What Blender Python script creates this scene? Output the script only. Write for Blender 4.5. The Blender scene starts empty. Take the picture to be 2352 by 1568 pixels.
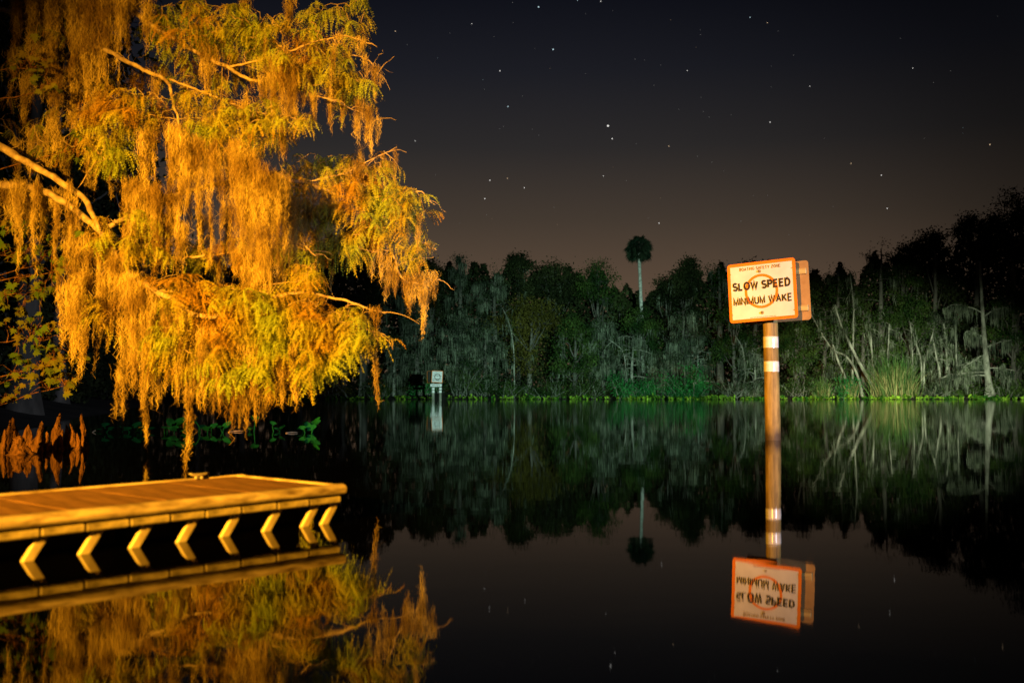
import bpy, math
import numpy as np
from mathutils import Matrix, Vector

scene = bpy.context.scene
C = scene.collection
rng = np.random.default_rng(7)

# ------------------------------------------------------------------ camera
F, CAM_H = 2287.0, 0.7                      # focal length in 1/2352 frame widths, camera height over the water
PITCH = math.atan(116 / F)
cam_data = bpy.data.cameras.new('camera')
cam = bpy.data.objects.new('camera', cam_data)
C.objects.link(cam)
cam.location = (0, 0, CAM_H)
cam.rotation_euler = (math.pi / 2 + PITCH, 0, 0)
cam_data.sensor_width = 36
cam_data.lens = 36 * F / 2352
cam_data.clip_end = 8000
cam_data.dof.use_dof = True
cam_data.dof.focus_distance = 19
cam_data.dof.aperture_fstop = 1.7
cam_data.dof.aperture_blades = 9
scene.camera = cam

# ------------------------------------------------------------------ night sky: dark zenith, town glow at the horizon
world = bpy.data.worlds.new('World')
scene.world = world
world.use_nodes = True
nt = world.node_tree
N, L = nt.nodes, nt.links
N.clear()
tc = N.new('ShaderNodeTexCoord')
sep = N.new('ShaderNodeSeparateXYZ')
L.new(tc.outputs['Generated'], sep.inputs[0])
ramp = N.new('ShaderNodeValToRGB')
cr = ramp.color_ramp
stops = [(0.0, (.126, .078, .047)), (.10, (.104, .067, .043)), (.17, (.056, .041, .030)), (.24, (.025, .0225, .0225)),
         (.31, (.0125, .013, .018)), (.38, (.0058, .0066, .0115)), (1.0, (.003, .004, .008))]
cr.elements[0].position, cr.elements[0].color = stops[0][0], (*stops[0][1], 1)
cr.elements[1].position, cr.elements[1].color = stops[-1][0], (*stops[-1][1], 1)
for p_, c_ in stops[1:-1]:
    e_ = cr.elements.new(p_)
    e_.color = (*c_, 1)
L.new(sep.outputs['Z'], ramp.inputs[0])
dotn = N.new('ShaderNodeVectorMath')
dotn.operation = 'DOT_PRODUCT'
L.new(tc.outputs['Generated'], dotn.inputs[0])
ga = math.radians(-3)
dotn.inputs[1].default_value = (math.sin(ga), math.cos(ga), 0)
mr = N.new('ShaderNodeMapRange')
mr.interpolation_type = 'SMOOTHSTEP'
mr.inputs['From Min'].default_value = .82
mr.inputs['From Max'].default_value = .985
mr.inputs['To Min'].default_value = .30
mr.inputs['To Max'].default_value = 1.0
L.new(dotn.outputs['Value'], mr.inputs['Value'])
bg = N.new('ShaderNodeBackground')
L.new(ramp.outputs[0], bg.inputs['Color'])
L.new(mr.outputs[0], bg.inputs['Strength'])
wo = N.new('ShaderNodeOutputWorld')
L.new(bg.outputs[0], wo.inputs['Surface'])

# ------------------------------------------------------------------ lamps of the boat landing, behind the camera
def spot(name, loc, target, power, color, half_deg, blend, radius):
    d = bpy.data.lights.new(name, 'SPOT')
    d.energy, d.color, d.spot_size, d.spot_blend = power, color, math.radians(2 * half_deg), blend
    d.shadow_soft_size = radius
    o = bpy.data.objects.new(name, d)
    C.objects.link(o)
    o.location = loc
    o.rotation_euler = (Vector(target) - Vector(loc)).to_track_quat('-Z', 'Y').to_euler()
    return o

spot('sodium_lamp', (-10.5, -16, 5.0), (-1.75, 11.4, 1.25), 178000, (1.0, .415, .024), 11.5, 1.0, .10)
spot('white_lamp_wide', (13, -4, 3.2), (3.4, 16, .9), 20000, (.74, .80, 1.0), 23, 1.0, .10)
spot('white_lamp_beam', (13, -4, 2.6), (36, 94, -6.0), 720000, (.84, 1.0, .70), 11, 1.0, .06)
spot('white_lamp_spill', (13, -4, 3.0), (7.0, 94, -2.6), 335000, (.60, 1.0, .80), 14, 1.0, .06)

scene.view_settings.view_transform = 'Standard'
scene.view_settings.look = 'None'
scene.view_settings.exposure = 0
scene.view_settings.gamma = 1
scene.view_settings.use_curve_mapping = False
cy = scene.cycles
cy.use_denoising = True
cy.max_bounces = 6
cy.diffuse_bounces = 2
cy.glossy_bounces = 3
cy.transmission_bounces = 2
cy.transparent_max_bounces = 4
cy.caustics_reflective = False
cy.caustics_refractive = False

# ------------------------------------------------------------------ helpers
def W(px, py, Y):
    """point at depth Y (metres along the river view) that a photo position of the 2352 x 1568 frame looks at"""
    a = (784 - py) / F
    dy = math.cos(PITCH) - a * math.sin(PITCH)
    dz = math.sin(PITCH) + a * math.cos(PITCH)
    return np.array([(px - 1176) / F * Y / dy, Y, CAM_H + dz * Y / dy])

def to_px(p):
    q = np.asarray(p, float) - [0, 0, CAM_H]
    f = q[..., 1] * math.cos(PITCH) + q[..., 2] * math.sin(PITCH)
    u = -q[..., 1] * math.sin(PITCH) + q[..., 2] * math.cos(PITCH)
    return np.stack([1176 + F * q[..., 0] / f, 784 - F * u / f], -1)

def norm(v):
    v = np.asarray(v, float)
    return v / np.maximum(np.linalg.norm(v, axis=-1, keepdims=True), 1e-9)

class MB:
    def __init__(self):
        self.v, self.q, self.t, self.n = [], [], [], 0

    def add(self, v, quads=None, tris=None):
        v = np.asarray(v, float).reshape(-1, 3)
        if quads is not None and len(quads):
            self.q.append(np.asarray(quads, int) + self.n)
        if tris is not None and len(tris):
            self.t.append(np.asarray(tris, int) + self.n)
        self.v.append(v)
        self.n += len(v)
        return self

    def merge(self, o, M=None, off=None):
        v = np.concatenate(o.v)
        if M is not None:
            v = v @ np.asarray(M)[:3, :3].T + np.asarray(M)[:3, 3]
        if off is not None:
            v = v + off
        self.add(v, np.concatenate(o.q) if o.q else None, np.concatenate(o.t) if o.t else None)

    def mesh(self, name, mat, smooth=False, center=True):
        v = np.concatenate(self.v) if self.v else np.zeros((0, 3))
        c = (v.min(0) + v.max(0)) / 2 if center and len(v) else np.zeros(3)
        v = v - c
        q = np.concatenate(self.q) if self.q else np.zeros((0, 4), int)
        t = np.concatenate(self.t) if self.t else np.zeros((0, 3), int)
        me = bpy.data.meshes.new(name)
        me.vertices.add(len(v))
        me.vertices.foreach_set('co', v.astype(np.float32).ravel())
        loops = np.concatenate([q.ravel(), t.ravel()])
        me.loops.add(len(loops))
        me.loops.foreach_set('vertex_index', loops.astype(np.int32))
        me.polygons.add(len(q) + len(t))
        starts = np.concatenate([np.arange(len(q)) * 4, len(q) * 4 + np.arange(len(t)) * 3])
        me.polygons.foreach_set('loop_start', starts.astype(np.int32))
        me.polygons.foreach_set('use_smooth', np.full(len(q) + len(t), bool(smooth)))
        me.update(calc_edges=True)
        me.validate()
        if mat is not None:
            me.materials.append(mat)
        return me, c

WL = {}
def world_of(o):
    return WL.get(o.name, np.zeros(3)) if o is not None else np.zeros(3)

def build(name, mb, mat, parent=None, smooth=False, kind=None, label=None, cat=None, group=None):
    me, c = mb.mesh(name, mat, smooth)
    o = bpy.data.objects.new(name, me)
    C.objects.link(o)
    o.parent = parent
    o.location = c - world_of(parent)
    WL[o.name] = c
    tag(o, label, cat, group, kind)
    return o

def tag(o, label=None, cat=None, group=None, kind=None):
    for k, x in (('label', label), ('category', cat), ('group', group), ('kind', kind)):
        if x:
            o[k] = x
    return o

def thing(name, loc, label, cat, group=None):
    o = bpy.data.objects.new(name, None)
    C.objects.link(o)
    o.empty_display_size = .2
    o.location = loc
    WL[o.name] = np.array(loc, float)
    return tag(o, label, cat, group)

def frames(path):
    path = np.asarray(path, float)
    t = norm(np.gradient(path, axis=0))
    ref = np.where(np.abs(t[:, 2:3]) > .9, np.array([[1., 0, 0]]), np.array([[0, 0, 1.]]))
    a = norm(np.cross(t, ref))
    for i in range(1, len(a)):
        if np.dot(a[i], a[i - 1]) < 0:
            a[i] = -a[i]
    b = norm(np.cross(t, a))
    return t, a, b

def tube(mb, path, r, sides=6, cap=True):
    path = np.asarray(path, float)
    r = np.broadcast_to(np.asarray(r, float), (len(path),))
    _, a, b = frames(path)
    th = np.linspace(0, 2 * np.pi, sides, endpoint=False)
    v = path[:, None] + r[:, None, None] * (np.cos(th)[None, :, None] * a[:, None] + np.sin(th)[None, :, None] * b[:, None])
    S = len(path)
    i, j = np.meshgrid(np.arange(S - 1), np.arange(sides), indexing='ij')
    k = (j + 1) % sides
    q = np.stack([i * sides + j, i * sides + k, (i + 1) * sides + k, (i + 1) * sides + j], -1).reshape(-1, 4)
    v = v.reshape(-1, 3)
    tr = None
    if cap:
        n = len(v)
        v = np.concatenate([v, path[:1], path[-1:]])
        jj = np.arange(sides)
        kk = (jj + 1) % sides
        tr = np.concatenate([np.stack([kk, jj, np.full(sides, n)], -1),
                             np.stack([(S - 1) * sides + jj, (S - 1) * sides + kk, np.full(sides, n + 1)], -1)])
    mb.add(v, q, tr)

def ribbons(mb, paths, side, width):
    K, S, _ = paths.shape
    side = np.asarray(side, float)
    if side.ndim == 2:
        side = side[:, None]
    h = side * (np.broadcast_to(np.asarray(width, float), (K, S)) / 2)[..., None]
    v = np.stack([paths - h, paths + h], 2).reshape(-1, 3)
    k, s = np.meshgrid(np.arange(K), np.arange(S - 1), indexing='ij')
    b = (k * S + s) * 2
    mb.add(v, np.stack([b, b + 1, b + 3, b + 2], -1).reshape(-1, 4))

def leaves(mb, cen, axis, side, ln, wd, fold=.15):
    """one folded diamond leaf per row: four corners"""
    ln = np.asarray(ln)[:, None]
    wd = np.asarray(wd)[:, None]
    up = norm(np.cross(axis, side))
    v = np.stack([cen - axis * ln / 2, cen - side * wd / 2 + up * wd * fold, cen + axis * ln / 2, cen + side * wd / 2 + up * wd * fold], 1)
    b = np.arange(len(cen)) * 4
    mb.add(v.reshape(-1, 3), None, np.concatenate([np.stack([b, b + 1, b + 2], -1), np.stack([b, b + 2, b + 3], -1)]))

def rand_dirs(n, r):
    return norm(r.normal(size=(n, 3)))

def perp(d, r):
    return norm(np.cross(d, rand_dirs(len(d), r)))

def smooth_path(pts, n):
    """Catmull-Rom through the control points"""
    P = np.asarray(pts, float)
    P = np.concatenate([[2 * P[0] - P[1]], P, [2 * P[-1] - P[-2]]])
    m = len(P) - 3
    u = np.linspace(0, m - 1e-6, n)
    i = u.astype(int)
    t = (u - i)[:, None]
    a, b, c, d = P[i], P[i + 1], P[i + 2], P[i + 3]
    return .5 * ((2 * b) + (c - a) * t + (2 * a - 5 * b + 4 * c - d) * t ** 2 + (-a + 3 * b - 3 * c + d) * t ** 3)

def box(mb, cen, size, M=None):
    s = np.array(size) / 2
    v = np.array([[x, y, z] for x in (-1, 1) for y in (-1, 1) for z in (-1, 1)], float) * s
    if M is not None:
        v = v @ np.asarray(M).T
    mb.add(v + cen, [[0, 1, 3, 2], [4, 6, 7, 5], [0, 4, 5, 1], [2, 3, 7, 6], [0, 2, 6, 4], [1, 5, 7, 3]])

def bevel_box(mb, cen, size, M=None, b=.006):
    """box whose long edges are chamfered"""
    s = np.array(size) / 2
    v = []
    for x in (-1, 1):
        for y in (-1, 1):
            for z in (-1, 1):
                v += [[x * (s[0] - b), y * (s[1] - b), z * s[2]], [x * (s[0] - b), y * s[1], z * (s[2] - b)], [x * s[0], y * (s[1] - b), z * (s[2] - b)]]
    v = np.array(v)
    def i(x, y, z, k):
        return ((x * 2 + y) * 2 + z) * 3 + k
    q, t = [], []
    for z in (0, 1):
        f = [i(0, 0, z, 0), i(1, 0, z, 0), i(1, 1, z, 0), i(0, 1, z, 0)]
        q.append(f if z else f[::-1])
    for y in (0, 1):
        f = [i(0, y, 0, 1), i(1, y, 0, 1), i(1, y, 1, 1), i(0, y, 1, 1)]
        q.append(f[::-1] if y else f)
    for x in (0, 1):
        f = [i(x, 0, 0, 2), i(x, 1, 0, 2), i(x, 1, 1, 2), i(x, 0, 1, 2)]
        q.append(f if x else f[::-1])
    for y in (0, 1):
        for z in (0, 1):
            q.append([i(0, y, z, 0), i(1, y, z, 0), i(1, y, z, 1), i(0, y, z, 1)])
    for x in (0, 1):
        for z in (0, 1):
            q.append([i(x, 0, z, 0), i(x, 1, z, 0), i(x, 1, z, 2), i(x, 0, z, 2)])
    for x in (0, 1):
        for y in (0, 1):
            q.append([i(x, y, 0, 1), i(x, y, 1, 1), i(x, y, 1, 2), i(x, y, 0, 2)])
            for z in (0, 1):
                t.append([i(x, y, z, 0), i(x, y, z, 1), i(x, y, z, 2)])
    if M is not None:
        v = v @ np.asarray(M).T
    mb.add(v + cen, q, t)

# ------------------------------------------------------------------ materials
def nodes_of(name):
    m = bpy.data.materials.new(name)
    m.use_nodes = True
    t = m.node_tree
    t.nodes.clear()
    out = t.nodes.new('ShaderNodeOutputMaterial')
    return m, t, out

def noise_color(t, c1, c2, scale=(3, 3, 3), detail=4, lo=.35, hi=.65, coord='Object', rough=.55, mid=None):
    if coord == 'Position':
        src = t.nodes.new('ShaderNodeNewGeometry').outputs['Position']
    else:
        src = t.nodes.new('ShaderNodeTexCoord').outputs[coord]
    mp = t.nodes.new('ShaderNodeMapping')
    mp.inputs['Scale'].default_value = scale
    t.links.new(src, mp.inputs[0])
    n = t.nodes.new('ShaderNodeTexNoise')
    n.inputs['Scale'].default_value = 1
    n.inputs['Detail'].default_value = detail
    n.inputs['Roughness'].default_value = rough
    t.links.new(mp.outputs[0], n.inputs['Vector'])
    r = t.nodes.new('ShaderNodeValToRGB')
    r.color_ramp.elements[0].position, r.color_ramp.elements[0].color = lo, (*c1, 1)
    r.color_ramp.elements[1].position, r.color_ramp.elements[1].color = hi, (*c2, 1)
    if mid:
        e = r.color_ramp.elements.new((lo + hi) / 2)
        e.color = (*mid, 1)
    t.links.new(n.outputs[0], r.inputs[0])
    return r.outputs[0], n.outputs[0]

def island_jitter(t, col, amount):
    g = t.nodes.new('ShaderNodeNewGeometry')
    m = t.nodes.new('ShaderNodeMapRange')
    m.inputs['To Min'].default_value = 1 - amount
    m.inputs['To Max'].default_value = 1 + amount
    t.links.new(g.outputs['Random Per Island'], m.inputs['Value'])
    h = t.nodes.new('ShaderNodeHueSaturation')
    t.links.new(col, h.inputs['Color'])
    t.links.new(m.outputs[0], h.inputs['Value'])
    return h.outputs[0]

def leaf_mat(name, c1, c2, scale=2.0, mid=None, trans=.35, jitter=.35, lo=.38, hi=.62):
    m, t, out = nodes_of(name)
    col, _ = noise_color(t, c1, c2, (scale,) * 3, 2, lo, hi, 'Position', mid=mid)
    col = island_jitter(t, col, jitter)
    d = t.nodes.new('ShaderNodeBsdfDiffuse')
    tr = t.nodes.new('ShaderNodeBsdfTranslucent')
    mx = t.nodes.new('ShaderNodeMixShader')
    mx.inputs[0].default_value = trans
    t.links.new(col, d.inputs[0])
    t.links.new(col, tr.inputs[0])
    t.links.new(d.outputs[0], mx.inputs[1])
    t.links.new(tr.outputs[0], mx.inputs[2])
    t.links.new(mx.outputs[0], out.inputs[0])
    return m

def solid_mat(name, c1, c2, scale=(3, 3, 3), rough=.7, bump=.0, detail=5, lo=.35, hi=.65, metallic=0, coord='Object', mid=None, spec=.3, bdist=.01):
    m, t, out = nodes_of(name)
    col, fac = noise_color(t, c1, c2, scale, detail, lo, hi, coord, mid=mid)
    p = t.nodes.new('ShaderNodeBsdfPrincipled')
    p.inputs['Roughness'].default_value = rough
    p.inputs['Metallic'].default_value = metallic
    p.inputs['Specular IOR Level'].default_value = spec
    t.links.new(col, p.inputs['Base Color'])
    if bump:
        b = t.nodes.new('ShaderNodeBump')
        b.inputs['Strength'].default_value = bump
        b.inputs['Distance'].default_value = bdist
        t.links.new(fac, b.inputs['Height'])
        t.links.new(b.outputs[0], p.inputs['Normal'])
    t.links.new(p.outputs[0], out.inputs[0])
    return m

M_bark = solid_mat('cypress_bark', (.16, .115, .07), (.44, .36, .24), (9, 9, 9), .85, .6, coord='Position', bdist=.02)
M_twig = solid_mat('cypress_twig', (.25, .18, .10), (.46, .36, .22), (12, 12, 12), .8, coord='Position')
M_pale = solid_mat('pale_bark', (.09, .09, .07), (.40, .40, .33), (2.2, 2.2, .9), .8, .4, coord='Position', bdist=.05)
M_ptrunk = solid_mat('palm_trunk', (.30, .30, .27), (.62, .62, .56), (3, 3, 6), .8, .5, coord='Position', bdist=.05)
M_dbark = solid_mat('dark_bark', (.05, .048, .04), (.14, .13, .11), (2, 2, .8), .85, .4, coord='Position', bdist=.05)
M_mbark = solid_mat('grey_bark', (.12, .12, .10), (.30, .30, .26), (2, 2, 1), .85, .4, coord='Position', bdist=.05)
M_frond = leaf_mat('cypress_needles', (.34, .21, .03), (.29, .39, .05), 1.5, mid=(.34, .32, .045), trans=.2, jitter=.30)
M_moss = leaf_mat('spanish_moss', (.24, .165, .05), (.58, .47, .16), 3.4, trans=.12, jitter=.25)
M_maple = leaf_mat('maple_leaf', (.16, .14, .024), (.07, .15, .022), 2.5, trans=.35, jitter=.3)
M_fmoss = leaf_mat('far_moss', (.05, .065, .045), (.22, .25, .18), .7, trans=.25, jitter=.35)
M_oak = leaf_mat('oak_leaves', (.018, .026, .012), (.05, .062, .024), .35, trans=.25, jitter=.4)
M_grn = leaf_mat('shore_leaves', (.020, .050, .014), (.075, .125, .030), .55, trans=.3, jitter=.4)
M_olv = leaf_mat('olive_leaves', (.08, .075, .016), (.15, .13, .03), .4, trans=.3, jitter=.4)
M_gry = leaf_mat('grey_leaves', (.030, .048, .028), (.085, .115, .062), .5, trans=.3, jitter=.4)
M_shrub = leaf_mat('shrub_leaves', (.018, .13, .035), (.05, .28, .07), .9, trans=.3, jitter=.4)
M_palm = leaf_mat('palm_leaves', (.018, .035, .022), (.04, .062, .035), .8, trans=.15, jitter=.35)
M_hya = leaf_mat('hyacinth_leaves', (.03, .12, .015), (.30, .50, .05), .8, trans=.3, jitter=.5, lo=.42, hi=.60)
M_lily = leaf_mat('spatterdock_leaves', (.004, .05, .014), (.010, .135, .032), 5, trans=.2, jitter=.2)
M_reed = leaf_mat('reed_stalks', (.22, .23, .09), (.42, .37, .17), .9, trans=.2, jitter=.35)
M_reedg = leaf_mat('reed_blades', (.06, .16, .045), (.14, .24, .07), .9, trans=.3, jitter=.35)
M_knee = solid_mat('knee_bark', (.035, .015, .006), (.30, .145, .052), (22, 22, 8), .85, 1.0, detail=8, coord='Position', bdist=.07, lo=.32, hi=.68)
M_soil = solid_mat('bank_soil', (.012, .010, .008), (.04, .034, .024), (.8, .8, .8), .95, .5, coord='Position', bdist=.15)
M_deck = solid_mat('deck_board', (.10, .050, .020), (.46, .26, .11), (40, 3.5, 8), .75, .6, detail=8, lo=.3, hi=.72, bdist=.006)
M_rail = solid_mat('rub_rail', (.20, .145, .065), (.80, .68, .42), (7, 7, 34), .65, .6, detail=8, bdist=.010, lo=.28, hi=.62)
M_strip = solid_mat('rail_strip', (.20, .17, .075), (.60, .53, .27), (14, 14, 22), .6, .5, detail=8, bdist=.006)
M_strut = solid_mat('strut_metal', (.46, .39, .20), (.84, .74, .44), (16, 16, 9), .6, .3, detail=7, bdist=.004, lo=.25, hi=.6)
M_float = solid_mat('float_plastic', (.008, .008, .008), (.018, .017, .015), (4, 4, 4), .8)
M_cleat = solid_mat('galvanised_cleat', (.30, .27, .20), (.48, .44, .34), (30, 30, 30), .5, .1, metallic=.3)
M_white = solid_mat('sign_white', (.60, .57, .53), (.70, .67, .63), (5, 5, 5), .28, spec=.5)
M_orange = solid_mat('sign_orange', (.74, .18, .012), (.80, .21, .016), (5, 5, 5), .30, spec=.5)
M_black = solid_mat('sign_black', (.014, .012, .012), (.024, .02, .02), (8, 8, 8), .4)
M_brown = solid_mat('sign_small_print', (.09, .030, .012), (.13, .045, .018), (8, 8, 8), .4)
M_print = solid_mat('sign_red_print', (.55, .10, .012), (.60, .12, .015), (8, 8, 8), .4)
M_back = solid_mat('sign_back', (.30, .17, .07), (.40, .24, .10), (6, 6, 6), .55, .1)
M_batten = solid_mat('batten_wood', (.42, .28, .10), (.62, .44, .17), (3, 3, 26), .7, .3)
M_bolt = solid_mat('bolt_metal', (.18, .13, .07), (.38, .28, .15), (40, 40, 40), .4, metallic=.5)
M_cap = solid_mat('post_cap', (.01, .01, .01), (.03, .028, .026), (12, 12, 12), .6)
M_refl = solid_mat('reflective_tape', (.56, .54, .51), (.74, .72, .69), (14, 14, 14), .22, spec=.5)
M_tape2 = solid_mat('far_sign_sheet', (.80, .82, .84), (.90, .92, .94), (4, 4, 4), .4)

def post_mat():
    m, t, out = nodes_of('treated_post_wood')
    col, fac = noise_color(t, (.085, .060, .016), (.40, .31, .105), (15, 15, .9), 8, .30, .70, 'Position', rough=.68, mid=(.28, .195, .058))
    col2, _ = noise_color(t, (.20, .17, .11), (1, 1, 1), (6, 6, 2.2), 5, .36, .56, 'Position')
    mul = t.nodes.new('ShaderNodeMix')
    mul.data_type = 'RGBA'
    mul.blend_type = 'MULTIPLY'
    mul.inputs[0].default_value = .55
    t.links.new(col, mul.inputs['A'])
    t.links.new(col2, mul.inputs['B'])
    # algae and wet stain just above the waterline, ragged upper edge
    g = t.nodes.new('ShaderNodeNewGeometry')
    s = t.nodes.new('ShaderNodeSeparateXYZ')
    t.links.new(g.outputs['Position'], s.inputs[0])
    ad = t.nodes.new('ShaderNodeMath')
    ad.operation = 'MULTIPLY_ADD'
    t.links.new(fac, ad.inputs[0])
    ad.inputs[1].default_value = -.50
    t.links.new(s.outputs['Z'], ad.inputs[2])
    r = t.nodes.new('ShaderNodeMapRange')
    r.inputs['From Min'].default_value = -.19
    r.inputs['From Max'].default_value = -.02
    t.links.new(ad.outputs[0], r.inputs['Value'])
    mx = t.nodes.new('ShaderNodeMix')
    mx.data_type = 'RGBA'
    t.links.new(r.outputs[0], mx.inputs[0])
    mx.inputs['A'].default_value = (.045, .028, .012, 1)
    t.links.new(mul.outputs['Result'], mx.inputs['B'])
    p = t.nodes.new('ShaderNodeBsdfPrincipled')
    p.inputs['Roughness'].default_value = .7
    t.links.new(mx.outputs['Result'], p.inputs['Base Color'])
    b = t.nodes.new('ShaderNodeBump')
    b.inputs['Strength'].default_value = .5
    b.inputs['Distance'].default_value = .008
    t.links.new(fac, b.inputs['Height'])
    t.links.new(b.outputs[0], p.inputs['Normal'])
    t.links.new(p.outputs[0], out.inputs[0])
    return m
M_post = post_mat()

def water_mat():
    m, t, out = nodes_of('river_water')
    p = t.nodes.new('ShaderNodeBsdfPrincipled')
    p.inputs['Base Color'].default_value = (.0012, .0013, .0012, 1)
    p.inputs['IOR'].default_value = 1.333
    p.inputs['Specular IOR Level'].default_value = .21
    g = t.nodes.new('ShaderNodeNewGeometry')
    s = t.nodes.new('ShaderNodeSeparateXYZ')
    t.links.new(g.outputs['Position'], s.inputs[0])
    r = t.nodes.new('ShaderNodeMapRange')          # still by the landing, faint ripples out in the stream
    r.interpolation_type = 'SMOOTHSTEP'
    r.inputs['From Min'].default_value = 6
    r.inputs['From Max'].default_value = 45
    r.inputs['To Min'].default_value = .022
    r.inputs['To Max'].default_value = .055
    t.links.new(s.outputs['Y'], r.inputs['Value'])
    t.links.new(r.outputs[0], p.inputs['Roughness'])
    mp = t.nodes.new('ShaderNodeMapping')
    mp.inputs['Scale'].default_value = (1.3, 2.6, 1)
    t.links.new(g.outputs['Position'], mp.inputs[0])
    n = t.nodes.new('ShaderNodeTexNoise')
    n.inputs['Scale'].default_value = 1.0
    n.inputs['Detail'].default_value = 3
    t.links.new(mp.outputs[0], n.inputs['Vector'])
    b = t.nodes.new('ShaderNodeBump')
    b.inputs['Strength'].default_value = .03
    b.inputs['Distance'].default_value = .02
    t.links.new(n.outputs[0], b.inputs['Height'])
    t.links.new(b.outputs[0], p.inputs['Normal'])
    t.links.new(p.outputs[0], out.inputs[0])
    return m

def star_mat(name, c, s):
    m, t, out = nodes_of(name)
    e = t.nodes.new('ShaderNodeEmission')
    e.inputs[0].default_value = (*c, 1)
    e.inputs[1].default_value = s
    t.links.new(e.outputs[0], out.inputs[0])
    m.cycles.emission_sampling = 'NONE'
    return m

# ------------------------------------------------------------------ setting: water, bank
mb = MB()
mb.add([[-400, -40, 0], [400, -40, 0], [400, 130, 0], [-400, 130, 0]], [[0, 1, 2, 3]])
build('water', mb, water_mat(), kind='structure')

def shore(x, y):
    """signed distance-like value, positive on land"""
    far = y - (95 + 1.2 * np.sin(x * .13) + .7 * np.sin(x * .41 + 1))
    left = -(x + 6.9 + (y - 10) * .30 + .35 * np.sin(y * .5))
    return np.maximum(far, left)

def land_z(x, y):
    d = shore(x, y)
    return np.clip(d * .16, -.45, .75) + .07 * np.sin(x * .9) * np.sin(y * .7 + .4) + .04 * np.sin(x * 2.3 + y * 1.7)

def terrain(name, xs, ys):
    X, Y = np.meshgrid(xs, ys)
    v = np.stack([X, Y, land_z(X, Y)], -1).reshape(-1, 3)
    nx, ny = len(xs), len(ys)
    i, j = np.meshgrid(np.arange(ny - 1), np.arange(nx - 1), indexing='ij')
    b = i * nx + j
    m_ = MB()
    m_.add(v, np.stack([b, b + 1, b + nx + 1, b + nx], -1).reshape(-1, 4))
    return build(name, m_, M_soil, smooth=True, kind='structure')
terrain('ground', np.concatenate([np.linspace(-1500, -90, 12), np.arange(-88, 100, 1.2), np.linspace(102, 1500, 12)]),
        np.concatenate([np.arange(4, 150, 1.2), np.linspace(152, 3500, 14)]))

# ------------------------------------------------------------------ stars
star_rows = [(610, 26, 4.2, 1), (662, 178, 4.2, 1), (859, 452, 7, 0), (874, 498, 4, 0), (471, 255, 3.4, 0), (500, 383, 3.4, 1),
 (435, 647, 3.2, 0), (417, 713, 3.4, 0), (559, 674, 2.6, 0), (1078, 525, 2.8, 2), (1042, 801, 3.2, 0), (1441, 439, 3.2, 0),
 (1840, 629, 3.2, 0), (1861, 748, 3.4, 0), (2230, 519, 3.2, 2), (1731, 587, 2.8, 2), (1583, 310, 2.2, 0), (1953, 245, 2.2, 0),
 (1369, 63, 2.2, 1), (1431, 82, 2.2, 2), (1144, 254, 2.4, 0), (370, 86, 2.3, 0), (96, 113, 2.3, 2), (833, 6, 3, 0), (750, 2, 2, 1),
 (167, 506, 2.4, 0), (843, 632, 2.3, 0), (498, 640, 2.2, 2), (484, 454, 1.9, 0), (410, 287, 1.8, 1), (552, 345, 1.4, 0), (956, 213, 1.8, 0),
 (990, 216, 1.5, 0), (1024, 307, 1.6, 0), (1190, 108, 1.6, 0), (1191, 125, 1.4, 0), (1175, 170, 1.5, 2), (1201, 401, 1.7, 0),
 (1222, 420, 1.6, 0), (1193, 350, 1.4, 0), (925, 648, 1.7, 0), (1180, 561, 1.6, 0), (960, 516, 1.4, 0), (611, 486, 1.6, 0),
 (470, 462, 1.4, 0), (651, 246, 1.4, 2), (778, 264, 1.3, 0), (415, 321, 1.4, 0), (597, 175, 1.3, 0), (517, 10, 1.7, 0), (519, 82, 1.4, 0),
 (876, 40, 1.4, 0), (778, 50, 1.4, 0), (1084, 72, 1.6, 2), (1525, 199, 1.9, 0), (2089, 255, 1.6, 0), (2133, 459, 1.8, 1), (2132, 479, 1.4, 1),
 (2027, 296, 1.4, 0), (1909, 138, 1.4, 0), (2257, 60, 1.3, 0), (1636, 496, 1.5, 0), (1994, 497, 1.3, 0), (1047, 711, 1.5, 2), (1380, 702, 1.3, 0),
 (1432, 701, 1.4, 0), (1667, 742, 1.4, 0), (1336, 794, 1.6, 0), (1508, 842, 1.3, 0), (1582, 843, 1.4, 2), (1004, 782, 1.4, 0), (676, 806, 1.9, 2),
 (666, 744, 1.4, 0), (443, 785, 1.8, 2), (423, 771, 1.4, 0), (240, 627, 1.4, 0), (327, 800, 1.3, 0), (139, 161, 1.6, 0), (46, 352, 1.6, 0),
 (248, 209, 1.4, 1), (292, 120, 1.3, 0), (450, 132, 1.4, 0), (1113, 393, 1.3, 0), (1301, 413, 1.3, 0), (1445, 312, 1.4, 0), (1445, 238, 1.3, 0),
 (1470, 112, 1.3, 0), (1048, 234, 1.4, 0), (877, 600, 1.4, 2), (1275, 614, 1.3, 0), (587, 465, 1.3, 0), (1232, 582, 1.3, 0)]
star_special = {2: ('star', 'biggest and brightest white star, above and left of the tall palm'),
                3: ('star', 'bright white star just below the biggest star'),
                0: ('star', 'bright bluish star at the top edge, higher of two bluish ones'),
                1: ('star', 'bright bluish star below the one at the top edge'),
                14: ('star', 'orange star farthest right in the sky')}
scol = [(1, .97, .92), (.66, .92, 1), (1, .70, .42)]
sm_bright = [star_mat('star_light_%s' % n_, c_, .95) for n_, c_ in zip(('white', 'blue', 'orange'), scol)]
sm_faint = [star_mat('star_faint_%s' % n_, c_, .17) for n_, c_ in zip(('white', 'blue', 'orange'), scol)]
D_STAR = 3200.0
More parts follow.
